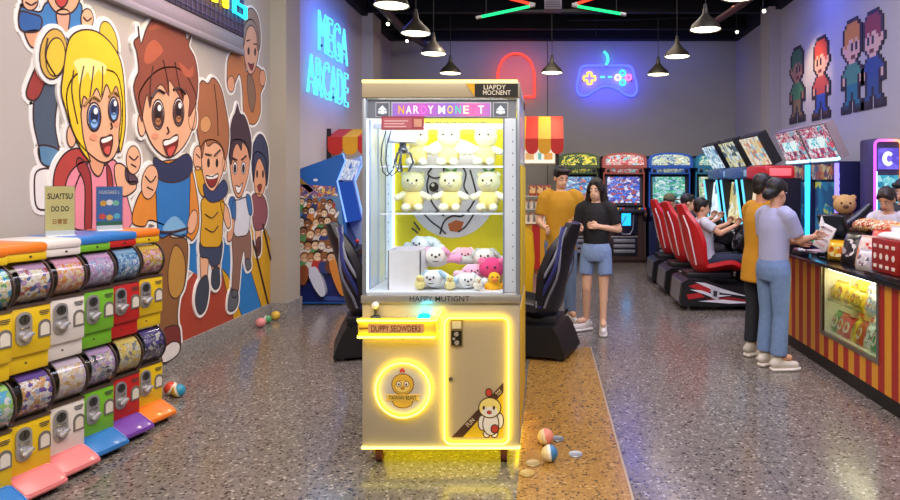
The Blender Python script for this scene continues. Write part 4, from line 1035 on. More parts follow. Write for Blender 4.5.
# ================================================================== capsule machines along the left wall
GX, GW = -2.55, .2425
G0 = 3.0905 - GW
def arc(cx, cz, r, a0, a1, n): return [(cx + r*math.cos(a0 + (a1 - a0)*i/n), cz + r*math.sin(a0 + (a1 - a0)*i/n)) for i in range(n + 1)]
XZ = frame((1, 0, 0), (0, 0, 1))     # depth runs towards -Y
CAPS = ['#d9483a', '#e7c23a', '#3f7fc0', '#e9e6e0', '#5aa85a', '#d070a0']
def capsule_machine(label, k, upper, bodyc, lidc, cardc, trayc=None):
    z0, zb1, zd = (.61, .935, 1.147) if upper else (.045, .37, .605)
    t = thing('capsule_machine', label, 'capsule machine', (GX, G0 + GW * (k + .5), z0 if upper else 0), -.25, 'capsule machines along the mural')
    o = z0 if upper else 0
    w = GW - .011; h0, h1, h2 = z0 - o, zb1 - o, zd - o
    bm = M(bodyc, .35, var=.03, scale=6, coat=.2)
    b = B(bm)
    step = h0 + (.085 if upper else .06)
    b.box((-.19, 0, (step + h1) / 2), (.38, w, h1 - step), .014); b.box((-.2, 0, (h0 + step) / 2 + .005), (.36, w, step - h0 + .01), .008)
    b.span(-.4, -.24, -w/2, w/2, h1 - .01, h2 + .01)
    body = b.build('body', t)
    # coin mechanism: steel oval with a turning handle
    zc = h1 - .105
    me = B(M('#b2b2b6', .3, .55, var=.15)).prism([(p.x, p.y) for p in rrect(.078, .165, .038, 6, -.028, zc)], frame((0, 1, 0), (0, 0, 1), (.0, 0, 0)), -.004, .008)
    me.use(M('#5d5f63', .3, .8)).prism([(p.x, p.y) for p in rrect(.05, .05, .024, 6, -.028, zc + .045)], frame((0, 1, 0), (0, 0, 1)), .006, .012)
    me.use(M('#3c3c40', .4, .6)).box((.011, -.028, zc + .05), (.006, .006, .034)); me.use(M('#b9b9bc', .2, .9)).box((.011, -.028, zc + .005), (.006, .05, .012), .002)
    me = me.build('coin_mechanism', body)
    b = B(M('#c4c4c8', .25, .6)).cone((.008, -.028, zc - .035), (.03, -.028, zc - .035), .026, .024, 20); b.box((.036, -.028, zc - .035), (.016, .056, .016), .004, (.5, 0, 0)); b.build('turning_handle', me)
    # capsule outlet with an arched flap
    A = [(-.031, -.045), (.031, -.045)] + [(.031*math.cos(PI*i/8), .012 + .031*math.sin(PI*i/8)) for i in range(9)]
    b = B(M('#6f6a66', .4)).prism([(p[0] + .076, p[1] + zc - .015) for p in A], frame((0, 1, 0), (0, 0, 1)), -.004, .005)
    b.use(M('#d8d2c6', .4)).prism([(p[0]*.72 + .076, p[1]*.72 + zc - .018) for p in A], frame((0, 1, 0), (0, 0, 1)), .004, .0065)
    b.build('outlet_flap', body)
    b = B(M('#4a4644', .5))
    for i, l in enumerate((.05, .05, .035)): b.box((.001, .076, zc + .072 - i*.009), (.003, l, .004))
    b.build('printed_notice', body)
    B(M('#55514c', .4, .4)).cone((-.022, .0, step - .04), (-.018, .0, step - .04), .006, seg=10).build('screw', body)
    # drum: dark inner drum, capsules, picture card, clear curved window
    r = (h2 - h1) / 2 + .006; cz = (h1 + h2) / 2; cx = -.098
    dr = B(M('#2a2220', .5)).prism(arc(cx - .03, cz, r * .72, 0, 2*PI, 24), XZ, -w/2 + .006, w/2 - .006).build('inner_drum', t)
    b = MB(); rg = random.Random(k * 7 + upper)
    for i in range(16):
        a = rg.uniform(-.9, .9); b.use(M(CAPS[i % 6], .3)); b.ball((cx - .03 + r*.72*math.cos(a), -w/2 + .018 + .016*(i % 4), cz + r*.72*math.sin(a)), .017, u=10, v=6)
    b = b.build('capsule_load', dr); b['kind'] = 'stuff'
    P = arc(cx, cz, r - .008, -1.15, 1.25, 14)
    cm = cells(cardc, 42, .35, 0, (1, 1, 1), .3)
    b = B(cm).prism(P + arc(cx, cz, r - .012, 1.25, -1.15, 14), XZ, -w/2 + .012, w/2 - .075)
    b.use(M(cardc[0], .4)).prism(arc(cx, cz, r - .006, .75, 1.2, 6) + arc(cx, cz, r - .01, 1.2, .75, 6), XZ, -w/2 + .012, w/2 - .075)
    b.build('picture_card', t)
    P = arc(cx, cz, r, -1.5, 1.6, 20) + arc(cx, cz, r - .004, 1.6, -1.5, 20)
    wn = B(glass('#f6f8fa', .9, .05)).prism(P, XZ, -w/2 + .004, w/2 - .004).build('clear_window', t)
    for y in (-w/2 + .002, w/2 - .008):
        B(M('#4b3a34', .3)).prism(arc(cx, cz, r + .003, -1.6, 1.7, 20) + arc(cx, cz, r - .012, 1.7, -1.6, 20), XZ, -y - .006, -y).build('window_rim', wn)
    b = B(M('#5a4a44', .3, .3)).box((cx + .05, 0, h1 + .004), (.1, w - .01, .012)); b.build('window_sill', wn)
    if upper:
        b = B(bm).box((-.21, 0, h2 + .03), (.36, w, .045), .008)
        b.use(M(lidc, .35, var=.03, coat=.2)).box((-.21, 0, h2 + .072), (.38, w + .002, .052), .018)
        lid = b.build('lid', t)
        B(M('#3a3633', .4)).cone((-.032, .03, h2 + .03), (-.026, .03, h2 + .03), .006, seg=10).build('lock', lid)
    else:
        b = B(M(trayc, .35, var=.03, coat=.3)).box((.05, 0, .074), (.155, w - .008, .034), .016, (0, .5, 0), 3)
        tr = b.build('prize_tray', t, sharp=50)
        R = Matrix.Translation((.05, 0, .074)) @ Matrix.Rotation(.5, 4, 'Y')
        B(M(trayc, .35, var=.03, coat=.3)).tube([R @ Vector((p.x, p.y, .017)) for p in rrect(.132, w - .03, .02)], .004, 6, True).build('tray_rim', tr)
        for y in (-.07, .07):
            B(M('#1d1a1a', .5)).cone((.06, y - .012, .018), (.06, y + .012, .018), .018, seg=14).build('wheel', t)
            B(M('#1d1a1a', .5)).cone((-.28, y - .012, .024), (-.28, y + .012, .024), .024, seg=14).build('wheel', t)
        B(M('#241f1e', .6)).span(-.38, .05, -w/2 + .01, w/2 - .01, .03, .06).build('base_frame', t)
    return t
Wt, Ye, Gr, Re, Or, Bl, Pk, Pu = '#e2dcd6', '#e3bf1c', '#74b92e', '#c22422', '#f07d1e', '#2f79c4', '#ea8488', '#7440a8'
cols = [(Ye, Or, ['#3aa0c8', '#e9e6da', '#5aa85a', '#d9c070'], ['#9fd070', '#e9e6da', '#5ab0d8'], Bl, 'yellow body and blue tray, cut off at the left edge'),
        (Ye, Or, ['#b892b8', '#e9dcc0', '#4a5f98', '#d0a050', '#b85a4a', '#efe6d8'], ['#6a4aa0', '#efeae6', '#a8b0c8', '#d8a060'], Pk, 'yellow body beside the cut off machine'),
        (Wt, Wt, ['#e3a0b8', '#f0b050', '#f3dfae', '#e88a4a', '#efd0c8'], ['#dcc8d8', '#f0e8dc', '#d9b070', '#e8c8a0'], Pk, 'white body'),
        (Gr, Bl, ['#d8a8d0', '#c8b8d8', '#e8e0ea', '#b890b8', '#a8b8d8'], ['#c8a0d0', '#e6e4e4', '#44444c', '#d8c0a8', '#8a98a8'], Bl, 'green body'),
        (Re, Bl, ['#8fb8d8', '#5a88b8', '#dfe8ee', '#2f6fa8', '#a8c8d8'], ['#ecd070', '#d8d0c0', '#e8c040', '#8a8a88', '#f0e0a0'], Pu, 'red body'),
        (Ye, Or, ['#e8c050', '#f0b8d0', '#efe0c0', '#c86a8a', '#d8a038'], ['#584898', '#3a3a40', '#8a80a8', '#c8c0b8', '#4a4a60'], Or, 'yellow body at the far end of the row')]
tn = {Bl: 'blue', Pk: 'pink', Pu: 'purple', Or: 'orange'}; ln = {Or: 'orange', Wt: 'white', Bl: 'blue'}
for k, (bc, lc, c1, c2, tc_, d) in enumerate(cols):
    capsule_machine('lower capsule machine with ' + d + ('' if k == 0 else ', %s tray' % tn[tc_]), k, False, bc, None, c2, tc_)
    capsule_machine('upper capsule machine with ' + d.replace(' and blue tray', '') + ', %s lid' % ln[lc], k, True, bc, lc, c1)
# cards standing on the lids
def stand_card(label, px, Y, w, h, paper, draw):
    p = at(px, 230, Y); t = thing('table_card', label, 'sign card', (p.x, Y, 1.2405), math.radians(46), None)
    b = B(M(paper, .5, var=.03)).prism([(-w/2, .03), (w/2, .03), (w/2, .03 + h), (-w/2, .03 + h)], FRONT, -.003, .003); c = b.build('printed_card', t)
    b = B(glass('#eef2f4', 1.)); b.span(-w/2 - .004, w/2 + .004, -.007, -.004, .01, .034 + h); b.build('clear_holder', t)
    B(M('#d8dcde', .2)).span(-w/2, w/2, -.05, .05, 0, .008, .002).build('stand_foot', t); B(M('#d8dcde', .2)).span(-w/2, w/2, -.006, .006, 0, .035).build('stand_stem', t)
    draw(c, w, h)
def d1(c, w, h):
    K = M('#2f2a28', .5)
    def tx(s, y, ww, hh, m, nm): B(m).text(s, frame((1,0,0), (0,0,1), (0, -.0034, .03 + h*y)), ww, hh, .0005, off=.02).build('lettering', c)
    tx('SUA!TSU', .78, w*.86, h*.13, K, ''); tx('DO DO', .5, w*.6, h*.12, K, ''); tx('日春堂', .22, w*.5, h*.12, M('#c07a30', .5), '')
def d2(c, w, h):
    B(M('#f2efe8', .5)).text('HUGGAKE ii.', frame((1,0,0), (0,0,1), (0, -.0034, .03 + h*.86)), w*.8, h*.09, .0005, off=.01).build('lettering', c)
    for i, (x, z, cc) in enumerate(((-.24, .58, '#d9a03a'), (.24, .58, '#7ac0a8'), (-.28, .25, '#d84a3a'), (0, .22, '#e0b050'), (.28, .25, '#5ab0c8'), (0, .6, '#e8e4dc'))):
        B(M(cc, .5)).disc((x*w, .03 + h*z), w*.13, w*.13, FRONT, .003, .0045).build('round_picture', c)
    B(M('#2a6a50', .5)).prism([(-w/2, .03), (w/2, .03), (w/2, .03 + h*.12), (-w/2, .03 + h*.12)], FRONT, .003, .004).build('green_border', c)
stand_card('cream yellow card with black letters standing on the white capsule machine lid', 60, 3.69, .135, .255, '#ffe896', d1)
stand_card('blue card with round pictures standing on the capsule machine lids', 109.5, 4.12, .14, .25, '#4a7ac0', d2)
# ================================================================== arcade games
def bucket_seat(mb, prof, widths, bol, n=10, th=.05):
    """A curved bucket seat: profile (x,z) from cushion front to headrest top, sitter facing +X."""
    P = [Vector((x, 0, z)) for x, z in spline([Vector(p) for p in prof], 4, False)]
    k = len(P); R = []
    for i in range(k):
        t = (P[min(i+1, k-1)] - P[max(i-1, 0)]).normalized(); nrm = Vector((-t.z, 0, t.x)) * -1
        f = i / (k - 1) * (len(widths) - 1); a = int(min(f, len(widths) - 2)); g = f - a
        w = widths[a]*(1-g) + widths[a+1]*g; bo = bol[a]*(1-g) + bol[a+1]*g
        if nrm.x < 0 and nrm.z < 0: nrm = -nrm
        inn = [P[i] + nrm * (bo * abs(u)**2.4) + Vector((0, u*w/2, 0)) for u in [2*j/n - 1 for j in range(n + 1)]]
        out = [p - nrm * (th + .02*(1 - abs(2*j/n - 1))) + Vector((0, (2*j/n - 1)*.012, 0)) for j, p in enumerate(inn)]
        R.append(inn + out[::-1])
    mb.rings(R); return mb
SEATP = [(.46, .08), (.34, .1), (.16, .06), (.03, .05), (-.04, .14), (-.08, .32), (-.13, .55), (-.19, .74), (-.22, .86)]
SEATW = [.46, .48, .48, .46, .46, .5, .52, .44, .28, .22]; SEATB = [.05, .08, .09, .09, .1, .11, .13, .1, .05, .03]

# ---- the three linked racing cabinets with red seats
RED_ = M('#c81f22', .3, var=.05, coat=.4); BLK = M('#131318', .4, var=.1); SILV2 = M('#a8a8b0', .3, .7)
def wheel_(parent, c, tilt, R=.16, col='#1c1c20'):
    T = Matrix.Translation(Vector(c)) @ Matrix.Rotation(tilt, 4, 'Y')
    b = B(M(col, .4)).tube([T @ Vector((0, R*math.cos(2*PI*i/24), R*math.sin(2*PI*i/24))) for i in range(24)], .016, 8, True)
    for a in (PI/2, PI*7/6, PI*11/6): b.tube([T @ Vector((0, 0, 0)), T @ Vector((0, R*math.cos(a), R*math.sin(a)))], .012, 6)
    b.use(M('#5a5a60', .4)).cone(T @ Vector((-.02, 0, 0)), T @ Vector((.02, 0, 0)), .045, seg=14)
    return b.build('steering_wheel', parent)
def racer(label, Y, art, head='#3a5a80'):
    t = thing('racing_game_cabinet', label, 'racing game', (1.62, Y, 0), 0, 'racing cabinets with red seats')
    W_ = .66
    side = [(.0, .1), (.02, .06), (1.0, .06), (1.0, .2), (.86, .28), (.5, .3), (.34, .37), (.1, .38), (.03, .34)]
    b = B(BLK).prism(side, XZ, -W_, 0); b.use(SILV2).prism([(-.004, .1), (.02, .1), (.04, .34), (.02, .34)], XZ, -W_ + .08, -.08)
    base = b.build('base', t)
    for (x, y) in ((.12, .08), (.12, W_ - .08), (.92, .08), (.92, W_ - .08)):
        B(M('#55555c', .4, .5)).cone((x, y, 0), (x, y, .07), .03, .025, 12).build('foot', base)
    d = MB(); z = .0
    def pr(c, pts, lv): d.use(M(c, .4)).prism(pts, XZ, -.001, .001 + lv * .0008)
    pr('#b3262a', [(.1, .3), (.2, .33), (.44, .25), (.3, .22)], 1); pr('#b3262a', [(.08, .2), (.24, .22), (.3, .17), (.1, .14)], 1); pr('#8f2328', [(.3, .14), (.6, .17), (.9, .12), (.5, .1)], 1)
    pr('#d9d9de', [(.18, .35), (.3, .34), (.5, .27), (.84, .17), (.5, .22), (.36, .27)], 2); pr('#e4e4ea', [(.12, .26), (.26, .25), (.4, .2), (.62, .19), (.4, .16), (.3, .2)], 2)
    pr('#c4c4cc', [(.36, .3), (.48, .28), (.46, .12), (.38, .16)], 3); pr('#e8e8ee', [(.22, .12), (.5, .14), (.88, .1), (.6, .09)], 3); pr('#34343c', [(.4, .25), (.45, .24), (.44, .17), (.4, .18)], 4)
    d.build('racing_decal', base)
    b = bucket_seat(B(RED_), SEATP, SEATW, SEATB); T = Matrix.Translation((.3, W_/2, .42))
    for v in b.bm.verts: v.co = T @ v.co
    st = b.build('seat', t)
    b = bucket_seat(B(M('#a01418', .5)), [(.44, .1), (.3, .115), (.14, .08), (.03, .08)], [.3, .3, .3, .3], [.01]*4, th=.02)
    for v in b.bm.verts: v.co = T @ v.co
    b.build('seat_cushion', st)
    for s in (-1, 1): B(M('#e8d8d8', .3)).tube([T @ Vector((x - .055, s*w, z)) for x, z, w in ((-.02, .12, .2), (-.07, .32, .24), (-.12, .55, .24), (-.17, .72, .16))], .009, 6).build('seat_piping', st)
    B(BLK).span(.12, .66, W_/2 - .18, W_/2 + .18, .37, .44, .01).build('seat_rail', t)
    # console
    con = [(.9, .06), (1.45, .06), (1.45, 1.6), (.98, 1.6), (1.06, .95), (.86, .86), (.84, .74), (.98, .68), (.98, .3)]
    b = B(BLK)
    b.prism(con, XZ, -.03, 0); b.prism(con, XZ, -W_ - .1, -W_ - .07); b.span(1.12, 1.45, .03, W_ + .07, .06, 1.6); b.span(.86, 1.14, .03, W_ + .07, .7, .86)
    cs = b.build('console', t)
    b = B(cells(art, 7, .3, 1.1)).box((1.1, (W_ + .07)/2 + .02, 1.26), (.03, W_ - .02, .58), 0, (0, .11, 0)); b.build('game_screen', cs)
    for y in (-.004, W_ + .104): B(glow('#58b8e8', 2.2)).tube([(.97, y, 1.58), (1.05, y, .96)], .014, 6).build('edge_light', cs)
    wheel_(cs, (.8, W_/2, .86), .35)
    b = B(SILV2); s = 1; b.cone((.86, W_/2 + s*.22, .8), (.8, W_/2 + s*.26, .92), .012); b.ball((.8, W_/2 + s*.26, .92), .022); b.build('gear_lever', cs)
    hd = B(M(head, .35, emit=.25)).box((1.2, (W_ + .07)/2, 1.67), (.36, W_ + .1, .16), .03).build('header', cs)
    B(M('#e86a70' if head[1] == 'b' else '#7a9ab8', .3, emit=.6)).box((1.2, -.016, 1.67), (.26, .012, .09), .004).build('header_panel', hd)
    # tilted picture board on top
    T = Matrix.Translation((1.12, (W_ + .07)/2, 1.75)) @ Matrix.Rotation(-.5, 4, 'Y')
    b = B(BLK)
    tb = bmesh.new(); bmesh.ops.create_cube(tb, size=1)
    for v in tb.verts: v.co = T @ Vector((v.co.x * .12 + .06, v.co.y * (W_ + .1), v.co.z * .42 + .21))
    b.merge(tb); bd = b.build('top_board', cs)
    b = B(cells(art, 14, .3, .9)); tb = bmesh.new(); bmesh.ops.create_cube(tb, size=1)
    for v in tb.verts: v.co = T @ Vector((v.co.x * .01 - .003, v.co.y * (W_ + .04), v.co.z * .38 + .21))
    b.merge(tb); b.build('lit_picture', bd)
    return t
racer('racing cabinet with red seat, nearest of the three, white and red flash on its base', 7.8, ['#e0c890', '#f0e8d8', '#c87a5a', '#8ab8c8', '#d8a070', '#e8d0b0'], '#b81c24')
racer('racing cabinet with red seat, middle of the three', 8.82, ['#3a4a50', '#e0d8a0', '#8aa0b0', '#d8e0e0', '#50606a', '#c0b070'])
racer('racing cabinet with red seat, farthest of the three', 9.83, ['#8ab8d8', '#d8e8f0', '#6a98b8', '#b8c8d8', '#506a88', '#e8f0f4'])

# ---- two cabinets with tilted marquees against the right wall
def marquee_game(label, Y0, art, hue, end=False):
    t = thing('arcade_cabinet', label, 'arcade game', (3.22, Y0, 0), 0, 'cabinets with tilted marquees on the right')
    w = .78; b = B(M('#1a1d4a', .4, var=.1)); NV = [(0, 0), (.62, 0), (.62, 1.45), (.34, 1.78), (.02, 1.78)]
    b.prism(NV, XZ, -.03, 0); b.prism(NV, XZ, -w, -w + .03); b.span(.1, .62, .03, w - .03, 0, 1.5); b.span(.05, .6, .03, w - .03, 0, .8); b.span(-.08, .1, .03, w - .03, .72, .84, .01); b.span(.06, .34, .03, w - .03, 1.55, 1.78)
    cb = b.build('cabinet_body', t)
    B(cells(hue, 8, .3, .75)).span(.07, .1, .05, w - .05, .9, 1.55).build('game_screen', cb)
    B(cells(['#3a3050', '#d88a5a', '#e8d0a0', '#605080', '#b85a4a'], 16, .4, .45)).span(.03, .06, .03, w - .03, 1.58, 1.76).build('instruction_strip', cb)
    for y in (.0, w):
        B(glow('#30b8f0' if not (end and y == 0) else '#7a6cff', 3)).span(-.012, .018, y - .025, y + .025, .85, 1.76).build('edge_light', cb)
    T = Matrix.Translation((.05, w/2, 1.8)) @ Matrix.Rotation(-.42, 4, 'Y')
    def bx(m, x, y, z, dx, dy, dz):
        tb = bmesh.new(); bmesh.ops.create_cube(tb, size=1)
        for v in tb.verts: v.co = T @ Vector((v.co.x * dx + x, v.co.y * dy + y, v.co.z * dz + z))
        return B(m).merge(tb)
    mq = bx(M('#9a8a92', .4), .06, 0, .22, .1, w - .02, .44).build('marquee_board', cb)
    bx(cells(art, 22, .3, .85), -.0, 0, .225, .02, w - .08, .39).build('lit_picture', mq)
    bx(cells(['#8fd8e0', '#58a8c8', '#e0f0f0'], 12, .3, 1.0), -.012, 0, .23, .008, w * .6, .13).build('title_band', mq)
    bx(glow('#a8f0ff', 3), -.005, 0, .015, .03, w - .06, .03).build('light_bar', mq)
    for i in range(3): B(M(('#e04040', '#f0d040', '#40c060')[i], .3, emit=.5)).cone((-.02, .25 + .14*i, .84), (-.02, .25 + .14*i, .86), .025, seg=12).build('push_button', cb)
    if end:
        b = B(M('#d0d4f8', .4, emit=1.2))
        for i in range(9): b.box((.001 + .018, -.004, 1.62 - i * .075), (.02, .004, .04 if i % 3 else .055))
        b.build('light_marks', cb)
    return t
marquee_game('blue lit arcade cabinet with a tilted marquee on the right, nearer of two', 7.18, ['#b03a5a', '#e8dce4', '#58b0c8', '#d85a6a', '#f0e8f0', '#8a4a78'], ['#1f4a78', '#2a6a98', '#b0b040', '#3a88a0', '#20386a'], True)
marquee_game('blue lit arcade cabinet with a tilted marquee on the right, farther of two', 8.0, ['#c0384a', '#f0e8e8', '#7ab8d0', '#d87080', '#e8d8e0', '#6a3a60'], ['#1a3f6a', '#2a6090', '#3a88a8', '#90a858', '#182f58'])

# ---- row of upright cabinets along the back wall
def upright(label, px0, px1, frame_c, mq_c, scr, trim, centre=None):
    Y = 12.35; a, b_ = at(px0, 0, Y).x, at(px1, 0, Y).x; w = b_ - a; c = (a + b_) / 2
    t = thing('arcade_cabinet', label, 'arcade game', (c, Y, 0), 0, 'upright cabinets along the back wall'); h = w / 2
    FM = M(frame_c, .4, var=.1); YZ = frame((0, 1, 0), (0, 0, 1))
    S_ = [(0, .06), (.8, .06), (.8, 2.05), (.02, 2.05), (-.02, 1.9), (.1, 1.74), (.14, 1.1), (-.12, 1.0), (-.12, .9), (.02, .8)]
    b = B(FM).prism(S_, YZ, -h, -h + .05); b.prism(S_, YZ, h - .05, h); b.span(-h + .05, h - .05, .05, .8, .06, .95); b.span(-h + .05, h - .05, .3, .8, .9, 2.0); b.span(-h, h, .1, .78, 0, .07)
    bd = b.build('cabinet_body', t)
    P = [(-h - .01, 1.82), (h + .01, 1.82), (h + .01, 1.95)] + [((h + .01) * math.cos(PI*i/12), 1.95 + .16 * math.sin(PI*i/12)**.6) for i in range(1, 12)] + [(-h - .01, 1.95)]
    mq = B(M(trim, .35, emit=.25)).prism(P, FRONT, -.3, .03).build('marquee_housing', bd)
    P2 = [(x * .9, 1.97 + (z - 1.97) * .8) for x, z in P if z > 1.85]
    P2 = [(-h*.88, 1.87), (h*.88, 1.87)] + [((h*.88) * math.cos(PI*i/12), 1.95 + .12 * math.sin(PI*i/12)**.6) for i in range(0, 13)]
    B(cells(mq_c, 20, .3, 1.1, (1, 1, 1.6))).prism(P2, FRONT, .03, .045).build('lit_marquee', mq)
    b = B(M(trim, .35, emit=.2)).span(-h + .04, h - .04, .0, .2, 1.7, 1.82, .01); b.use(cells(mq_c[::-1], 18, .4, .5)).span(-h*.6, h*.6, -.006, .002, 1.73, 1.8); b.build('speaker_panel', bd)
    for s in (-1, 1): B(M('#161418', .6)).cone((s*h*.75, -.008, 1.76), (s*h*.75, .01, 1.76), .035, seg=14).build('speaker', bd)
    B(M('#0c0c10', .3)).box((0, .2, 1.4), (w - .1, .06, .62), 0, (-.12, 0, 0)).build('bezel', bd)
    B(cells(scr, 15, .3, 1.0, (1, 1, 1.8))).box((0, .165, 1.4), (w - .2, .012, .5), 0, (-.12, 0, 0)).build('game_screen', bd)
    cp = B(M('#24242c', .4)).box((0, -.0, 1.02), (w - .1, .3, .05), .01, (.25, 0, 0)).build('control_panel', bd)
    for s in (-.5, .5):
        jb = B(M('#15151a', .4)).cone((s*h, -.04, 1.03), (s*h, -.05, 1.12), .01); jb.use(M('#c83030', .3)).ball((s*h, -.05, 1.13), .028); jb.build('joystick', cp)
        for k in range(3): B(M(('#e8c030', '#3080e0', '#e04050')[k], .3, emit=.4)).cone((s*h + .08 + .05*k, -.03, 1.03), (s*h + .08 + .05*k, -.035, 1.06), .018, seg=10).build('push_button', cp)
    cd = B(M('#1c1d26', .4, .3)).span(-h*.62, h*.62, .03, .06, .14, .52, .01); cd = cd.build('coin_door', bd)
    b = B(M('#8a8c98', .4, .5))
    for k in range(3): b.span(-h*.5, h*.5, .018, .032, .2 + k*.1, .26 + k*.1, .004)
    b.build('coin_slot', cd)
    B(M('#c8c8d0', .3, .7)).span(-h*.62, h*.62, .024, .034, .5, .52).build('door_trim', cd)
    if centre:
        g = B(glow(centre, 1.8)).span(-.06, .12, -.03, .0, .72, .98, .03).build('glowing_window', bd)
        B(M('#8a8fa8', .3, .6)).tube([(-.13 + .16, -.02, .9), (-.1, -.02, .66), (-.04, -.02, .56), (.1, -.02, .56), (.16, -.02, .66), (.17, -.02, .92)], .014, 8).build('metal_guard', bd)
        B(M('#15162e', .35)).span(-.2, .25, -.02, .06, .55, 1.0, .03).build('control_box', bd)
    B(glow(trim, .8)).tube([(-h + .025, -.015, .85), (-h + .025, -.125, .95), (-h + .025, .12, 1.1), (-h + .025, .08, 1.74)], .012, 6).build('edge_trim', bd)
    B(glow(trim, .8)).tube([(h - .025, -.015, .85), (h - .025, -.125, .95), (h - .025, .12, 1.1), (h - .025, .08, 1.74)], .012, 6).build('edge_trim', bd)
upright('upright arcade cabinet with a green and yellow marquee, behind the couple', 559, 599, '#2a2420', ['#2a5a38', '#e8d030', '#3a6a40', '#f0e060', '#20382a'], ['#1f5a98', '#58a8d0', '#b8d8e8', '#c86a4a', '#2a70b0'], '#4a5a3a')
upright('upright arcade cabinet with a red and white marquee and a glowing blue window', 603, 646, '#3a2624', ['#d8605a', '#f0e8d8', '#8ad0d8', '#e8a0a0', '#c04a4a'], ['#1a3aa0', '#2a58d0', '#3a78e0', '#d0d8f0', '#a04a50'], '#a85850', '#28b0ff')
upright('upright arcade cabinet with a blue marquee behind the red seats', 649, 692, '#14224a', ['#c8d8c0', '#e8f0d8', '#7898b0', '#d0c8a0', '#48689a'], ['#38a078', '#60c8a0', '#d8e8e0', '#2a7a90', '#a0c8d8'], '#2f5fb8')
upright('upright arcade cabinet with a blue and green marquee, right end of the back row', 696, 738, '#12304a', ['#58a8b8', '#d8e8c0', '#3f8a78', '#e8e0a0', '#3a60a0'], ['#58a860', '#c8d8a8', '#c86a70', '#88b8a0', '#e0e8d8'], '#2f7a98')

# ---- blue cabinet with a printed side by the left wall
Y = 8.2; Yd = .8
t = thing('arcade_cabinet', 'tall blue arcade cabinet with a printed side panel beside the left pilaster', 'arcade game', (-3.08, Y, 0))
def lp(px, py): v = at(px, py, Y); return (v.x + 3.1, v.z)
OUT = [lp(297.5, 303.5), lp(349, 303.5), lp(349, 262), lp(354, 256), lp(354, 250), lp(346, 243), lp(343.8, 223), lp(334.5, 181.5), lp(343, 161), lp(340.5, 153.8), lp(297.5, 169)]
BLU = M('#1f63b8', .35, var=.05, coat=.2); DBL = M('#16246a', .35, var=.05, coat=.2)
pn = B(BLU).prism(OUT, XZ, -.03, 0).build('side_panel', t)
pf = B(M('#9ab0e0', .35)).prism(OUT, XZ, -Yd, -Yd + .03).build('side_panel', t)
b = B(DBL); x0 = lp(297.5, 0)[0]
b.prism([lp(297.5, 303), lp(340, 303), lp(340, 250), lp(328, 225), lp(322, 185), lp(322, 168), lp(297.5, 172)], XZ, -Yd + .03, -.03); b.build('cabinet_body', t)
b = B(glow('#3a68e0', .5)); p, r_ = lp(343, 223), lp(333.5, 182); b.prism([r_, p, (p[0] - .03, p[1]), (r_[0] - .05, r_[1])], XZ, -Yd + .03, -.03); b.build('lit_screen', t)
b = B(cells(['#d8e0f0', '#8aa8e0', '#4a70d0', '#f0f0f8'], 14, .3, .8)); p, r_ = lp(342.6, 160), lp(335, 180); b.prism([p, r_, (r_[0] - .05, r_[1]), lp(336, 158)], XZ, -Yd + .03, -.03); b.build('marquee', t)
E = [lp(341.5, 153.5), lp(344, 161), lp(335.8, 181.5), lp(344.8, 222)]
for yy in (-.002, Yd - .028): B(glow('#7fa8ff', 1.6)).tube([(p[0], yy, p[1]) for p in E], .012, 6).build('edge_light', t)
# side print: a crowd over a dark blue field
sp = MB(); lvn = [0]
def ds(c, pts, smooth=True):
    lvn[0] += 1; P = [Vector(lp(*p)) for p in pts]; P = spline(P, 4) if smooth else P
    sp.use(M(c, .45, var=.05)).prism(P, XZ, -.001, .001 + lvn[0]*.0004)
def dd(c, x, y, rx, ry, a=0):
    lvn[0] += 1; k = Y / F; sp.use(M(c, .45, var=.05)).disc(lp(x, y), rx*k, ry*k, XZ, -.001, .001 + lvn[0]*.0004, 16, a)
sp.use(DBL).prism([lp(298, 302), lp(348, 302), lp(348, 262), lp(345, 246), lp(340, 226), lp(298, 230)], XZ, -.001, .0012)
lvn[0] = 1
ds('#5a88b8', [(298,198),(298,198),(338,192),(338,192),(342,232),(342,232),(298,236),(298,236)])
sp.use(cells(['#c85a4a', '#e0c060', '#e8e0d8', '#7a5a90', '#d08a50', '#3a4a90'], 26, .5)).prism([lp(298, 184), lp(334, 187), lp(336, 196), lp(298, 199)], XZ, -.001, .0022)
ds('#9a7a3a', [(298,177),(298,177),(312,190),(312,190),(308,193),(308,193),(298,183),(298,183)])
dd('#d8e0f0', 314, 180, 2.4, 1.4)
rg = random.Random(4); sk_ = ['#d8b088', '#b8845a', '#8a5a3a', '#e8c8a0', '#9a6a48', '#e0d8c8']
cl_ = ['#c87a3a', '#e8e4de', '#5a9a60', '#31407a', '#b83a34', '#8a5a34', '#e0b040', '#d8d4cc', '#6a3a2a']
for r, y0 in enumerate((203, 212, 222, 233, 245, 257)):
    for k in range(6 - r // 3):
        x = 301 + k * 6.8 + (r % 2) * 3 + rg.uniform(-1.2, 1.2); y = y0 + rg.uniform(-1.5, 1.5); sz = 1 + .1 * r; a = rg.uniform(-.4, .4)
        if x > 334 + r: continue
        dd(rg.choice(cl_), x, y + 6*sz, 4.2*sz, 4.6*sz, a); dd(rg.choice(cl_), x + 3.6*sz, y + 3*sz, 1.4, 3.4*sz, -a - .5)
        dd('#2a1d18' if rg.random() < .6 else '#8a5a34', x, y - 1.2*sz, 3.1*sz, 3*sz); dd(rg.choice(sk_), x, y, 2.6*sz, 2.8*sz)
        dd('#2a1a18', x - .9*sz, y - .3, .4, .55); dd('#2a1a18', x + .9*sz, y - .3, .4, .55); dd('#f0e4dc', x, y + 1.3*sz, 1.1*sz, .5)
ds('#cfd6e8', [(309,270),(316,266),(322,276),(326,292),(321,295),(313,283)]); ds('#8a4a2a', [(300,268),(306,264),(310,272),(305,284),(300,280)]); ds('#d88a3a', [(330,262),(336,260),(343,284),(345,294),(340,292),(333,276)])
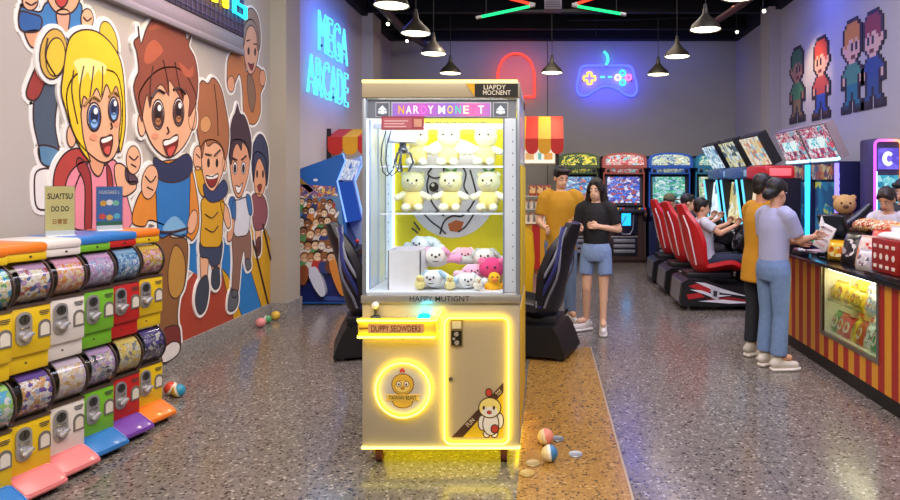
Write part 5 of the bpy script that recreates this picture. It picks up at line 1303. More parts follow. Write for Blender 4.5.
sp.use(M('#3a56a8', .4)).prism([lp(322, 296), lp(348, 297), lp(348, 301), lp(322, 300)], XZ, -.001, .003)
sp.build('side_print', pn)
cp = B(M('#1a1c2a', .4)).span(lp(340, 0)[0], lp(356, 0)[0], .03, Yd - .03, lp(0, 256)[1], lp(0, 250)[1], .01).build('control_panel', t)
for y in (.25, .55): jb = B(M('#2a2a30', .4)).cone((lp(350, 0)[0], y, lp(0, 250)[1]), (lp(350, 0)[0], y, lp(0, 250)[1] + .08), .01); jb.use(M('#d03838', .3)).ball((lp(350, 0)[0], y, lp(0, 250)[1] + .09), .025); jb.build('joystick', cp)

# ---- twin racing rig with black seats, half hidden behind the claw machine
def black_rig(label, x, y, flip):
    s = -1 if flip else 1
    t = thing('racing_simulator', label, 'racing seat', (x, y, 0), math.radians(163 if flip else 17), 'racing seats behind the claw machine')
    prof = [(.03, .0), (.4, .0), (.4, .2), (.36, .26), (-.06, .26), (-.1, .2), (-.17, .03), (-.17, 0)]
    b = B(M('#101012', .45, var=.1)).prism([(px_, z + .03) for px_, z in prof], XZ, -.27, .27); b.use(M('#2a2a30', .4, .5)).span(-.16, .39, -.275, -.27, .05, .08)
    bs = b.build('base', t)
    for (fx, fy) in ((-.1, -.22), (-.1, .22), (.34, -.22), (.34, .22)): B(M('#3a3a40', .4, .4)).cone((fx, fy, 0), (fx, fy, .04), .03, seg=12).build('foot', bs)
    b = bucket_seat(B(M('#17171d', .35, var=.12)), SEATP, [w*1.0 for w in SEATW], SEATB, th=.06); T = Matrix.Translation((.05, 0, .33))
    for v in b.bm.verts: v.co = T @ v.co
    st = b.build('seat', t)
    for k, (c, w) in enumerate((('#8b8f9c', .014), ('#2a3170', .02), ('#787c88', .012))):
        for sd in (-1, 1):
            pts = []
            for i in range(9):
                f = i / 8; zz = .12 + .7*f; hw = (.232, .238, .248, .257, .262, .245, .21, .17, .13)[i]
                xb = -.03 - .18*f + (.075 - .05*k)*(1 - .5*f) + .03*math.sin(f*7 + .8*k)
                pts.append(T @ Vector((xb, sd * (hw - .004), zz)))
            B(M(c, .4)).tube(pts, w, 6).build('swoosh_stripe', st)
    b = bucket_seat(B(M('#6a6e78', .4)), [(.47, .1), (.34, .115), (.16, .075)], [.2, .22, .2], [.0]*3, th=.015)
    for v in b.bm.verts: v.co = T @ v.co
    b.build('cushion_panel', st)
    B(M('#222228', .4)).span(-.06, .4, -.15, .15, .28, .36, .01).build('seat_rail', t)
    B(M('#222228', .4, .4)).cone((-.0, -.22, .26), (-.06, -.24, .36), .012).build('adjust_lever', t)
    return t
black_rig('black racing seat with grey swoosh stripes between the claw machine and the couple', .085, 5.88, True)
black_rig('black racing seat peeking out left of the claw machine', -1.73, 5.88, False)
t = thing('racing_game_tower', 'black and yellow racing game tower behind the claw machine, between the two black seats', 'racing game', (-.75, 6.52, 0))
b = B(M('#e0b010', .4)).prism([(.36, 0), (.62, 0), (.62, .5), (.64, .72), (.62, 1.0), (.5, 1.1), (.36, 1.1)], XZ, .0, .05); b.prism([(.36, 0), (.62, 0), (.62, .5), (.64, .72), (.62, 1.0), (.5, 1.1), (.36, 1.1)], XZ, -.55, -.5); b.build('yellow_side', t)
b = B(BLK).span(-.3, .36, .0, .5, 0, 1.5, .02); b.build('tower_body', t)
for s in (-1, 1): B(cells(['#203a70', '#4a90c0', '#c0a050', '#304060'], 6, .3, .8)).span(s*.355, s*.37, .06, .44, .85, 1.35).build('game_screen', t); wheel_(t, (s*.46, .25, .74), s*-.3, .14)
for s in (-1, 1): B(BLK).cone((s*.36, .25, .7), (s*.46, .25, .74), .025).build('steering_column', t)
# ================================================================== snack counter on the right
KX, KY0, KY1, KZ = 2.32, 3.45, 6.2, .88
t = thing('snack_counter', 'red and yellow striped snack counter with a lit display case on the right', 'counter', (KX, KY0, 0))
RS, YS = M('#a8281e', .4, var=.05), M('#dd9a22', .4, var=.05)
L_ = KY1 - KY0; c0, c1 = 4.54 - KY0, 5.44 - KY0; cz0, cz1 = .31, .845
b = MB(); w = .088; i = 0; y = L_
while y > 0:
    y2 = max(0, y - w); b.use(YS if i % 2 == 0 else RS); i += 1
    for a, e in ((y2, y),):
        segs = [(a, e, .1, KZ - .03)]
        if e > c0 and a < c1:
            segs = [(a, e, .1, cz0 - .02), (a, e, cz1 + .02, KZ - .03)]
            if a < c0: segs.append((a, c0, cz0 - .02, cz1 + .02))
            if e > c1: segs.append((c1, e, cz0 - .02, cz1 + .02))
        for s0, s1, z0, z1 in segs:
            if z1 > z0: b.span(0, .02, s0, s1, z0, z1)
    y = y2
b.build('striped_front', t)
b = B(M('#8f2a20', .5)); b.span(.02, .62, L_ - .03, L_, .1, KZ - .03); b.span(.02, .62, 0, .03, .1, KZ - .03); b.span(.6, .62, .03, L_ - .03, .1, KZ - .03); b.build('carcass', t)
B(M('#17130f', .5)).span(.0, .6, 0, L_, .0, .1).build('plinth', t)
B(M('#141317', .18, var=.15, coat=.3)).span(-.04, .68, -.02, L_ + .03, KZ - .03, KZ, .006).build('worktop', t)
cs = B(M('#e9e2cc', .5)).span(.5, .52, c0, c1, cz0, cz1); cs.span(.02, .5, c0 - .02, c0, cz0 - .02, cz1 + .02); cs.span(.02, .5, c1, c1 + .02, cz0 - .02, cz1 + .02); cs.span(.02, .5, c0, c1, cz0 - .02, cz0); cs.span(.02, .5, c0, c1, cz1, cz1 + .02)
cs = cs.build('display_case', t)
b = B(M('#8c8578', .3, .7)); b.span(-.008, .02, c0 - .03, c0, cz0 - .03, cz1 + .02); b.span(-.008, .02, c1, c1 + .03, cz0 - .03, cz1 + .02); b.span(-.008, .02, c0, c1, cz0 - .03, cz0); b.span(-.008, .02, c0, c1, cz1, cz1 + .02); b.build('case_frame', cs)
B(glass('#f4faf4', .8)).span(.004, .008, c0, c1, cz0, cz1).build('case_glass', cs)
B(glass('#e8f4ee', .8)).span(.03, .48, c0, c1, .572, .58).build('case_shelf', cs)
B(glow('#fff6dc', 7)).span(.03, .06, c0 + .04, c1 - .04, cz1 - .02, cz1 - .008).build('case_light', cs)
lamp('display_case_light', 'AREA', (KX + .22, KY0 + (c0 + c1)/2, cz1 - .015), 5, '#fff0cc', .3, (KX + .22, KY0 + (c0 + c1)/2, 0), sy=.8)
tag(B(M('#121114', .25, coat=.3)).box((KX + .2, 4.28, KZ + .023), (.5, .7, .042), .008).build('counter_tray'), 'thick black tray on the near end of the snack counter under the red snack carton', 'tray')

def bag_bm(mb, w, h, d, m, crimp=None):
    """A pillow bag standing up, wide in x."""
    R = []; n = 16
    for k in range(9):
        f = k / 8; z = h * f; th = d/2 * (max(0, 1 - abs(2*f - 1)**3.2))**.8 + .003; ww = w/2 * (1 - .05*math.sin(PI*f))
        R.append([Vector((ww*math.copysign(abs(math.cos(2*PI*j/n))**.6, math.cos(2*PI*j/n)), th*math.copysign(abs(math.sin(2*PI*j/n))**.8, math.sin(2*PI*j/n)), z)) for j in range(n)])
    mb.use(m).rings(R)
    mb.use(crimp or m).box((0, 0, h + .006), (w*.98, .004, .024)); return mb
SN = 0
def bag(label, loc, w, h, d, col, pal, rz=PI/2, tilt=0., group='snack bags on the counter', yaw=0.):
    t = thing('snack_bag', label, 'snack bag', loc, rz + yaw, group); t.rotation_euler = (tilt, 0, rz + yaw)
    bag_bm(MB(), w, h, d, M(col, .3, coat=.3, bump=.1, scale=40)).build('bag', t)
    b = B(cells(pal, 28, .3, 0, (1, 1, 1), .2)).disc((0, h*.5), w*.36, h*.3, FRONT, d*.36, d*.5 + .002, 18); b.build('printed_front', t)
    return t
# bags in the display case: two shelves of individual bags
rg = random.Random(21)
pal = [('#e8c828', ['#f0e080', '#c84a2a', '#e8b020']), ('#e9e4d8', ['#5a90c0', '#e8e0d0', '#e07a30']), ('#d8622a', ['#f0d060', '#a83020', '#f0e8d8']), ('#f0d850', ['#d04a3a', '#f0e8b0', '#e0a020']), ('#e8e8e4', ['#50a060', '#e05050', '#f0e8d8']), ('#c9d8e8', ['#e8e8e8', '#4a80b8', '#e0c050']), ('#4f9a4a', ['#f0e8a0', '#c8402a', '#e0e8d0']), ('#c83a30', ['#f0d8a0', '#e8b040', '#f0f0e8'])]
cn = ['yellow', 'white', 'orange', 'lemon yellow', 'pale white', 'light blue', 'green', 'red']
ordn = ['first', 'second', 'third', 'fourth', 'fifth', 'sixth', 'seventh', 'eighth']
for sh_, z, rows_ in ((1, .581, ([0, 3, 0, 3, 0, 1, 5, 1], [3, 0, 1, 5, 1, 4, 5, 0])), (0, cz0 + .001, ([6, 2, 7, 0, 2, 4, 6, 2], [2, 0, 2, 1, 7, 6, 3, 4]))):
    for r_, row in enumerate(rows_):
        for i, c in enumerate(row):
            y = KY0 + c1 - .07 - i * .108
            lab = '%s snack bag, %s from the far end, %s row of the %s case shelf' % (cn[c], ordn[i], ('front', 'back')[r_], 'upper' if sh_ else 'lower')
            bag(lab, (KX + .075 + .17*r_ + rg.uniform(-.012, .012), y, z + .002), .105, (.14 if sh_ else .165) + .02*r_ + rg.uniform(-.015, .015), .055, pal[c][0], pal[c][1], -PI/2, -.3 + rg.uniform(-.08, .02), 'snack bags in the display case', rg.uniform(-.15, .15))
# things on the worktop
W_Z = KZ + .001
def ctr(px, py, X): 
    v = onx(px, py, X); return v
bag('yellow snack bag on the counter beside the black terminal', (2.47, 5.46, W_Z + .002), .22, .16, .1, '#e9b422', ['#e07a20', '#f0d860', '#c85a1a', '#f4e8b0'], -PI/2, -.15, None, .5)
bag('black and white snack bag standing on the counter next to the yellow one', (2.47, 5.28, W_Z + .002), .17, .25, .08, '#2a2426', ['#e8e2dc', '#4a4044', '#a8a0a0', '#2a2426'], -PI/2, -.3, None, .45)
bag('pink and white snack bag standing on the counter beside the black one', (2.49, 5.06, W_Z + .002), .19, .24, .08, '#e3bfae', ['#d84a38', '#f4ece0', '#e88a6a', '#f0d8c8'], -PI/2, -.3, None, .4)
bag('red and white snack bag leaning at the back of the counter', (2.64, 5.16, W_Z + .002), .2, .28, .08, '#d04a38', ['#f4ece0', '#c83028', '#e8a080', '#f4f0e8'], -PI/2, -.25, None, .4)
bag('small grey and white snack bag at the counter edge before the red carton', (2.4, 4.9, W_Z + .002), .15, .15, .06, '#c9c4c4', ['#5a5a68', '#e8e4e4', '#8a6a70', '#d8d0d0'], -PI/2, -.3, None, .35)
bag('large white and red snack bag behind the red carton', (2.68, 4.86, W_Z + .002), .24, .32, .1, '#e9e4e4', ['#d04040', '#f0ece8', '#e8a8a0'], -PI/2, -.12, None, .5)
# red carton of snacks
t = thing('snack_carton', 'red snack carton with white pictures on the near end of the counter', 'carton', (2.42, 4.45, KZ + .046), .0)
b = B(M('#9c221c', .4, var=.08)); b.box((.0, 0, .115), (.2, .34, .23), .006); cb = b.build('carton', t)
for r in range(3):
    for k in range(4):
        m = B(M('#f0e4d8', .4)); z = .04 + r*.07; y = -.12 + k*.08
        if r == 1: m.disc((y, z), .019, .022, frame((0, -1, 0), (0, 0, 1), (-.1, 0, 0)), -.001, .002, 12)
        else: m.box((-.101, -y, z), (.004, .04, .024), .001)
        m.build('printed_mark', cb)
b = B(M('#e9e2e2', .4, bump=.3)); 
for k in range(5): b.ball((0, -.12 + .06*k, .245), (.08, .04, .03))
b.build('wrapped_top', t)
# raised glass shelf with popcorn bags behind
t = thing('counter_shelf', 'raised glass shelf over the back of the counter holding popcorn bags', 'shelf', (2.93, 5.52, KZ))
B(glass('#dfe8ea', 1.)).span(-.16, .16, -.55, .5, .2, .208).build('glass_shelf', t)
for y in (-.5, .45): B(M('#55565c', .3, .7)).span(-.01, .01, y - .01, y + .01, 0, .19).build('post', t)
B(M('#4a4b52', .3, .6)).span(-.17, .17, -.56, .51, .19, .2).build('shelf_frame', t)
for i, (y, c, p, l) in enumerate(((5.86, '#e8d8a8', ['#c86a30', '#f0e0b0', '#e8c060', '#a83828'], 'farthest'), (5.53, '#e9dcb4', ['#f0e8c8', '#d8a048', '#c85a38'], 'middle'), (5.19, '#e8b820', ['#f0d040', '#e8a818', '#f4e070'], 'nearest, yellow'))):
    tt = thing('popcorn_bag', 'clear bag of popcorn lying on the raised glass shelf, %s' % l, 'popcorn bag', (2.92, y, KZ + .21), PI/2, 'popcorn bags on the glass shelf')
    b = B(cells(p, 45, .6)).ball((0, 0, .065), (.17, .13, .07), u=18, v=10); b.build('popcorn', tt)['kind'] = 'stuff'
    B(M('#d8a020', .5)).cone((.13, 0, .05), (.19, 0, .055), .018, .035, 10).build('tied_end', tt)
# card terminal and paper holder
t = thing('payment_terminal', 'black payment terminal standing on the counter behind the paper card', 'terminal', (2.61, 5.88, KZ), .4)
B(M('#18181b', .35)).box((0, 0, .015), (.2, .2, .03), .008).build('base', t); B(M('#18181b', .35)).box((.0, 0, .12), (.05, .06, .2), .008).build('stem', t)
sc_ = B(M('#1b1b20', .3)).box((0, 0, .27), (.04, .3, .22), .01, (0, -.35, 0)).build('screen_housing', t); B(M('#26303c', .15)).box((-.022, 0, .277), (.004, .26, .18), 0, (0, -.35, 0)).build('screen', sc_)
t = thing('paper_card', 'white paper menu card held up on a black stand by the woman in lavender', 'menu card', (2.44, 5.68, KZ), .0)
cdm = B(M('#e6e0dc', .5)).box((0, 0, .19), (.012, .2, .22), .003, (.25, .3, .25)); cdm = cdm.build('card', t)
Rm = Matrix.Translation((0, 0, .19)) @ Euler((.25, .3, .25)).to_matrix().to_4x4()
for k in range(4):
    b = B(M('#d8a8a0' if k % 2 else '#b8a8a8', .5)); tb = bmesh.new(); bmesh.ops.create_cube(tb, size=1)
    for v in tb.verts: v.co = Rm @ Vector((v.co.x*.003 - .007, v.co.y*(.15 - .03*(k % 2)), v.co.z*.018 + .075 - .048*k))
    b.merge(tb).build('printed_line', cdm)
B(M('#e9e6e2', .5)).cone((.0, .04, .28), (.0, .05, .37), .03, .004, 4).build('folded_corner', cdm)
b = B(M('#17171a', .4)); b.box((.02, 0, .008), (.1, .1, .016), .004); b.cone((.02, 0, 0), (.01, 0, .16), .012); b.build('stand', t)
for i, (c, l) in enumerate((('#3c3a44', 'dark striped magazine lying under the others at the far end of the counter'), ('#c8a0a0', 'pink magazine in the middle of the small pile on the counter'), ('#d8d0d8', 'pale magazine with red stripes on top of the small pile on the counter'))):
    tt = thing('magazine', l, 'magazine', (2.6, 6.04, KZ + .001 + .013*i), .2*i, None)
    B(M(c, .4)).box((0, 0, .006), (.26, .19, .011), .002).build('cover', tt)
    b = B(M(('#8a8a94', '#f0e0e0', '#b83a4a')[i], .4))
    for k in range(4): b.box((-.09 + .06*k, 0, .012), (.02, .185, .0012))
    b.build('printed_stripes', tt)
t = thing('candy_tray', 'low dark tray of wrapped sweets on the counter before the magazines', 'tray', (2.42, 5.98, KZ + .0), 0)
# the tray sits in front of the magazines on the customers' side
t.location = (2.36, 6.0, KZ)
B(M('#2a2830', .4)).box((0, 0, .02), (.08, .2, .04), .005).build('tray', t)
rg = random.Random(5); b = MB()
for k in range(14): b.use(M(('#d8d0d4', '#8a4a58', '#c8a860', '#6a7a98')[k % 4], .3)); b.ball((rg.uniform(-.025, .025), rg.uniform(-.085, .085), .045), (.016, .02, .012), u=8, v=6)
b.build('wrapped_sweets', t)['kind'] = 'stuff'
# lit tower at the right
t = thing('illuminated_tower', 'tall slim lit vending tower with a magenta and orange glowing edge at right', 'lit tower', (3.53, 6.7, 0))
tw = .15
B(M('#3a3458', .4)).span(-tw, tw, 0, .3, 0, 2.0, .03).build('tower_body', t)
B(M('#d8862a', .4, emit=.5)).span(tw, tw + .02, .01, .29, .05, 1.97, .004).build('orange_side', t)
YZf = FRONT.copy()
m, nt, out = _new('edge_gradient'); N, L = nt.nodes, nt.links
tc = N.new('ShaderNodeTexCoord'); sx = N.new('ShaderNodeSeparateXYZ'); cr = N.new('ShaderNodeValToRGB'); em = N.new('ShaderNodeEmission'); em.inputs[1].default_value = 2.6
L.new(tc.outputs['Generated'], sx.inputs[0]); L.new(sx.outputs['X'], cr.inputs[0]); L.new(cr.outputs[0], em.inputs[0]); L.new(em.outputs[0], out.inputs[0])
cr.color_ramp.elements[0].color = list(lin('#c050e0')) + [1]; cr.color_ramp.elements[1].color = list(lin('#ffa030')) + [1]; cr.color_ramp.elements.new(.5).color = list(lin('#f070b0')) + [1]
B(m).tube([Vector((p.x, -.012, p.y + 1.0)) for p in rrect(2*tw - .03, 1.96, .05)], .014, 8, True).build('edge_light', t)
s1 = B(cells(['#6a5ae0', '#7a68f0', '#5a4ad0'], 5, .3, 1.1)).span(-tw + .05, tw - .04, -.012, .0, 1.68, 1.9).build('upper_screen', t)
B(glow('#e0e8ff', 1.6)).prism([(.06*math.cos(a) , 1.79 + .075*math.sin(a)) for a in [.7 + (2*PI - 1.4)*k/16 for k in range(17)]] + [(.025*math.cos(a) + .01, 1.79 + .035*math.sin(a)) for a in [2*PI - .7 - (2*PI - 1.4)*k/16 for k in range(17)]], FRONT, .012, .015).build('ring_mark', s1)
B(cells(['#38a8c8', '#68c8d8', '#2a88b0', '#a8e0e8'], 16, .3, 1.0)).span(-tw + .05, tw - .04, -.012, .0, 1.1, 1.62).build('lower_screen', t)
B(glow('#c8f0ff', 2.2)).span(-tw + .028, -tw + .04, -.014, 0, 1.06, 1.66).build('light_bar', t)
B(M('#b8b0c8', .4, emit=.3)).span(-tw + .03, tw - .03, -.008, 0, .2, 1.0).build('front_panel', t)
# brown plush toy on the back shelf
t = thing('back_counter', 'dark counter along the right behind the staff, under the brown plush toy', 'counter', (3.35, 6.72, 0))
B(M('#221c26', .5)).span(-.36, .0, -.0, .36, 0, .98, .01).build('counter_body', t); B(M('#34303a', .4)).span(-.38, .01, -.01, .38, .98, 1.02, .006).build('counter_top', t)
plush('plush_toy', 'brown and black plush toy with a cream hood sitting behind the counter', (3.17, 6.88, 1.022), .42, ('#c9a06a', '#3a2a24', '#7a5a44'), -.3, 0, None, False)
t = thing('office_chair', 'black curved chair back behind the counter beside the brown plush toy', 'chair', (3.16, 6.52, 0), 0)
b = B(M('#141418', .3, coat=.3)); b.tube([(-.28, 0, 1.02), (-.16, 0, 1.1), (-.02, 0, 1.2), (.1, 0, 1.32)], [.03, .045, .05, .03], 10); b.build('curved_back', t)
b = B(M('#1c1c20', .5)); b.box((0, 0, .55), (.3, .2, .08), .03); b.build('seat', t)
B(M('#2a2a2e', .4, .6)).cone((0, 0, .05), (0, 0, .52), .03).build('stem', t); B(M('#1c1c20', .5)).cone((0, 0, 0), (0, 0, .05), .14, .1, 20).build('base', t)
B(M('#1c1c20', .5)).tube([(-.05, 0, .56), (-.2, 0, .75), (-.2, 0, 1.06)], .02, 8).build('back_support', t)

# ================================================================== concession stand at the back, behind the claw machine
SYB = 11.0
x0, x1 = -1.5, at(556, 0, SYB).x
t = thing('concession_stand', 'snack stand with a red and yellow striped front behind the couple', 'stand', ((x0 + x1)/2, SYB, 0))
h = (x1 - x0)/2; b = MB(); i = 0; x = h
b.use(M('#8a4a20', .5)).span(-h, h, .02, .6, 0, .84)
while x > -h:
    b.use((M('#d89a1e', .4), M('#b8261c', .4))[(i + 1) % 2]); b.span(max(-h, x - .135), x, 0, .02, .08, .84); x -= .135; i += 1
b.build('counter_body', t)
B(M('#e8dcc0', .4)).span(-h - .02, h + .02, -.03, .62, .84, .87, .004).build('worktop', t)
fr_ = B(M('#d8d0bc', .4)); 
for z in (1.08, 1.3): fr_.span(-h + .3, h - .02, .04, .4, z, z + .015)
for xx in (-h + .3, h - .03): fr_.span(xx, xx + .015, .03, .05, .87, 1.32); fr_.span(xx, xx + .015, .39, .41, .87, 1.32)
fr_.build('display_rack', t)
B(M('#1a1618', .5)).span(h - .0, h + .05, .05, .1, .0, 2.15).build('awning_post', t); B(M('#1a1618', .5)).span(-h - .05, -h, .05, .1, .0, 2.15).build('awning_post', t)
def awning(parent, xa, xb, y, ztop, zmid, n, out=.5, first=0):
    cols_ = (M('#c8281c', .6, var=.06), M('#e8a818', .6, var=.06)); w = (xb - xa)/n
    A = MB()
    for k in range(n):
        A.use(cols_[(k + first) % 2]); a, e = xa + k*w, xa + (k+1)*w
        V = [A.bm.verts.new(p) for p in ((a, y + out, ztop), (e, y + out, ztop), (e, y, zmid), (a, y, zmid), (a, y + out, ztop - .02), (e, y + out, ztop - .02), (e, y + .02, zmid - .02), (a, y + .02, zmid - .02))]
        for q_ in ((0,1,2,3), (7,6,5,4), (0,3,7,4), (1,5,6,2)): A.face([V[j] for j in q_])
        A.prism([(a, zmid), (a, zmid - .16)] + [((a + e)/2 - w/2*math.cos(PI*j/10), zmid - .16 - .1*math.sin(PI*j/10)) for j in range(1, 10)] + [(e, zmid - .16), (e, zmid)], FRONT, -y - .02, -y)
    return A.build('awning', parent)
awning(t, at(521.5, 0, SYB).x - .2*5 - t.location.x, at(563.5, 0, SYB).x - t.location.x, -.05, 2.7, 2.28, 8, .45, 1)
mb_ = B(M('#c8b090', .4)).span(at(518, 0, SYB + .4).x - t.location.x, at(555.5, 0, SYB + .4).x - t.location.x, .38, .42, 1.86, 2.2)
mb_ = mb_.build('menu_board', t)
p0, p1 = at(519, 0, SYB + .4).x - t.location.x, at(554.8, 0, SYB + .4).x - t.location.x
b = B(M('#e9e6d4', .4, emit=1.0)).span(p0, p1, .372, .38, 1.88, 2.18); b = b.build('lit_panel', mb_)
for k, (c, fx) in enumerate((('#f0c080', .3), ('#80c8c8', .58), ('#f0b060', .82))): B(M(c, .4, emit=.7)).box((p0 + (p1 - p0)*fx, .37, 2.0), (.15 if k != 1 else .06, .004, .12), .001).build('menu_picture', b)
rg = random.Random(9)
sn0 = None
for r, z in enumerate((.871, 1.096)):
    for k in range(8):
        x = h - .12 - k * .1; c = ('#d8a860', '#c87a3a', '#e0c890', '#b85a30')[(k + r) % 4]
        l = 'snack cup, %s from the right in the %s row on the snack stand' % (ordn[k], ('lower', 'upper')[r])
        tt = thing('snack_cup', l, 'snack cup', (t.location.x + x, SYB + .14, z), 0, 'snack cups on the snack stand')
        B(M('#e8dcc4', .5)).cone((0, 0, 0), (0, 0, .12), .03, .042, 12).build('cup', tt)
        B(cells([c, '#e8d8b0', '#a85a2a'], 60, .5)).ball((0, 0, .125), (.042, .042, .035), u=10, v=8).build('topping', tt)
for k in range(3):
    l = 'red snack box on top of the snack stand rack, %s from the right' % ordn[k]
    tt = thing('snack_box', l, 'snack box', (t.location.x + h - .14 - k*.13, SYB + .2, 1.316), 0, 'red boxes on the snack stand')
    bx_ = B(M('#a83a24', .4)).box((0, 0, .09), (.12, .14, .18), .004).build('box', tt)
    B(cells(['#d8883a', '#f0d8a0', '#a83a24', '#e8c070'], 40, .4)).box((0, -.072, .1), (.1, .004, .12)).build('printed_front', bx_)

# second awning by the left wall
t = thing('snack_kiosk', 'red and yellow awning of a kiosk against the left wall behind the blue cabinet', 'kiosk', (-2.62, 9.35, 0))
awning(t, -.5, .36, -.02, 2.35, 2.2, 4, .5, 0)
tt = MB(); 
b = B(M('#18141a', .5)); b.span(-.52, -.47, 0, .05, 0, 2.32); b.build('post', t); B(M('#18141a', .5)).span(.33, .38, 0, .05, 0, 2.28).build('post', t)
b = B(M('#b8261c', .4)); b.span(-.46, .36, .02, .5, 0, .95); b.build('counter_body', t); B(M('#e8dcc0', .4)).span(-.5, .4, -.02, .52, .95, .98).build('worktop', t)
# ================================================================== people
def solid(parts, vox=.012, smooth=4, mat=None, name='body', parent=None, extra=None, cut=None):
    """One continuous surface grown round overlapping shapes."""
    b = MB()
    for p in parts: p(b)
    me = bpy.data.meshes.new('raw'); bmesh.ops.recalc_face_normals(b.bm, faces=b.bm.faces[:]); b.bm.to_mesh(me); b.bm.free()
    o = bpy.data.objects.new('raw', me); COL.objects.link(o)
    r = o.modifiers.new('r', 'REMESH'); r.mode = 'VOXEL'; r.voxel_size = vox
    s = o.modifiers.new('s', 'SMOOTH'); s.iterations = smooth; s.factor = .5
    bpy.context.view_layer.update()
    dg = bpy.context.evaluated_depsgraph_get(); m2 = bpy.data.meshes.new_from_object(o.evaluated_get(dg))
    bpy.data.objects.remove(o); bpy.data.meshes.remove(me)
    out = MB(); out.use(mat); out.bm.from_mesh(m2); bpy.data.meshes.remove(m2)
    for f in out.bm.faces: f.smooth = True; f.material_index = 0
    if cut:
        for pt, n in cut: bmesh.ops.bisect_plane(out.bm, geom=out.bm.verts[:] + out.bm.edges[:] + out.bm.faces[:], plane_co=pt, plane_no=n, clear_outer=True)
    if extra: extra(out)
    return out.build(name, parent, sharp=180)
def rc(p0, p1, r0, r1): return lambda b: b.capsule(p0, p1, r0, r1, 14)
def fc(p0, p1, r0, r1): return lambda b: b.cone(p0, p1, r0, r1, 16)
def el(c, r, rot=None): return lambda b: b.ball(c, r, rot, 18, 12)
def loft(rows, n=20):
    def f(b):
        b.rings([[Vector((cx + rx*math.cos(2*PI*j/n), cy + ry*math.sin(2*PI*j/n), z)) for j in range(n)] for cx, cy, z, rx, ry in rows])
    return f
SKN = ['#d9a582', '#e0b08e', '#c98f6c', '#e6b896']
def person(label, loc, rz, h, pose, skin, hair, style, top, bottom, shoes, fem=False, shorts=False, extras=None, lean=0., head_yaw=0., head_pitch=0., sit=False, sleeve=.62, top_drop=0., loose=1.):
    """Local frame: faces -Y, feet at z=0, scaled from a 1.70 m figure."""
    k = h / 1.70
    t = thing('person', label, 'person', loc, rz); t.scale = (k, k, k)
    sk = M(skin, .5, var=.04, scale=14, sss=.06)
    hz = .9 if not sit else pose.get('hip', .5)       # hip height
    D = 0.0
    sw = .17 if fem else .182                          # shoulder half width
    def up(x, y, z): # a torso point leaned forward about the hips
        a = lean; return Vector((x, D + y*math.cos(a) - z*math.sin(a), hz + y*math.sin(a)*-1 + z*math.cos(a)))
    chest, neck, headc = up(0, .0, .38), up(0, .01, .56), up(0, -.015, .69)
    S = {s: up(s*sw, .0, .49) for s in (-1, 1)}
    E = {s: S[s] + Vector(pose['arm'][s][0]) for s in (-1, 1)}
    Wt_ = {s: E[s] + Vector(pose['arm'][s][1]) for s in (-1, 1)}
    Hp = {s: Vector((s*.09, D, hz - .02)) for s in (-1, 1)}
    K = {s: Vector(pose['knee'][s]) for s in (-1, 1)}; A = {s: Vector(pose['ankle'][s]) for s in (-1, 1)}
    rwaist, rhip = (.125, .165) if fem else (.145, .16)
    tor = [(0, -.06, rhip*.95, .11), (0, .02, rhip, .115), (0, .14, rwaist, .095), (0, .26, rwaist + .01, .1), (0, .38, sw - .03, .11), (0, .46, sw - .035, .1), (0, .52, .1, .075), (0, .55, .058, .06)]
    def torso(g, lo=0, hi=8, drop=0):
        R = []
        for i, (x, z, rx, ry) in enumerate(tor):
            if i < lo or i >= hi: continue
            c = up(0, 0, z - (drop if i == lo else 0)); e_ = .016 if i == 0 and g else 0; R.append((c.x, c.y, c.z, rx + g + e_, ry + g + e_))
        return loft(R)
    hq = Euler((head_pitch, 0, head_yaw)).to_matrix()
    def hp(x, y, z): return headc + hq @ Vector((x, y, z))
    parts = [torso(0), rc(neck - Vector((0, 0, .06)), hp(0, .01, -.06), .052, .05),
             lambda b: b.ball(hp(0, .012, .035), (.074, .095, .092), hq, 20, 14), lambda b: b.ball(hp(0, -.028, -.05), (.056, .062, .068), hq, 18, 12), lambda b: b.ball(hp(0, -.045, -.095), (.03, .03, .026), hq, 12, 8),
             rc(hp(0, -.086, .012), hp(0, -.098, -.032), .009, .0145)]
    for s in (-1, 1):
        parts += [lambda b, s=s: b.ball(hp(s*.077, .012, -.01), (.011, .02, .032), hq, 10, 8)]
        parts += [rc(S[s], E[s], .05, .04), rc(E[s], Wt_[s], .039, .027)]
        parts += [rc(Hp[s], K[s], .082 if not fem else .08, .052), rc(K[s], A[s], .05, .036), rc(A[s], A[s] + Vector(pose['toe'][s]) * .6, .036, .032)]
        m_ = K[s].lerp(A[s], .3); parts.append(lambda b, m_=m_: b.ball(m_ + Vector((0, .015, 0)), (.047, .052, .09)))
    hands = []
    for s in (-1, 1):
        d = (Wt_[s] - E[s]).normalized()
        if 'hand' in pose and s in pose['hand']: d = Vector(pose['hand'][s]).normalized()
        n = d.cross(Vector((0, 0, 1))); n = n.normalized() if n.length > .2 else Vector((1, 0, 0))
        side = pose.get('palm', {}).get(s)
        if side: n = Vector(side); n = (n - d*n.dot(d)).normalized()
        w = d.cross(n)      # across the knuckles
        hands.append((s, Wt_[s], d, n, w))
        c = Wt_[s] + d*.045; R3 = Matrix((d, w, n)).transposed()
        parts.append(lambda b, c=c, R3=R3: b.ball(c, (.052, .04, .02), R3, 14, 10))
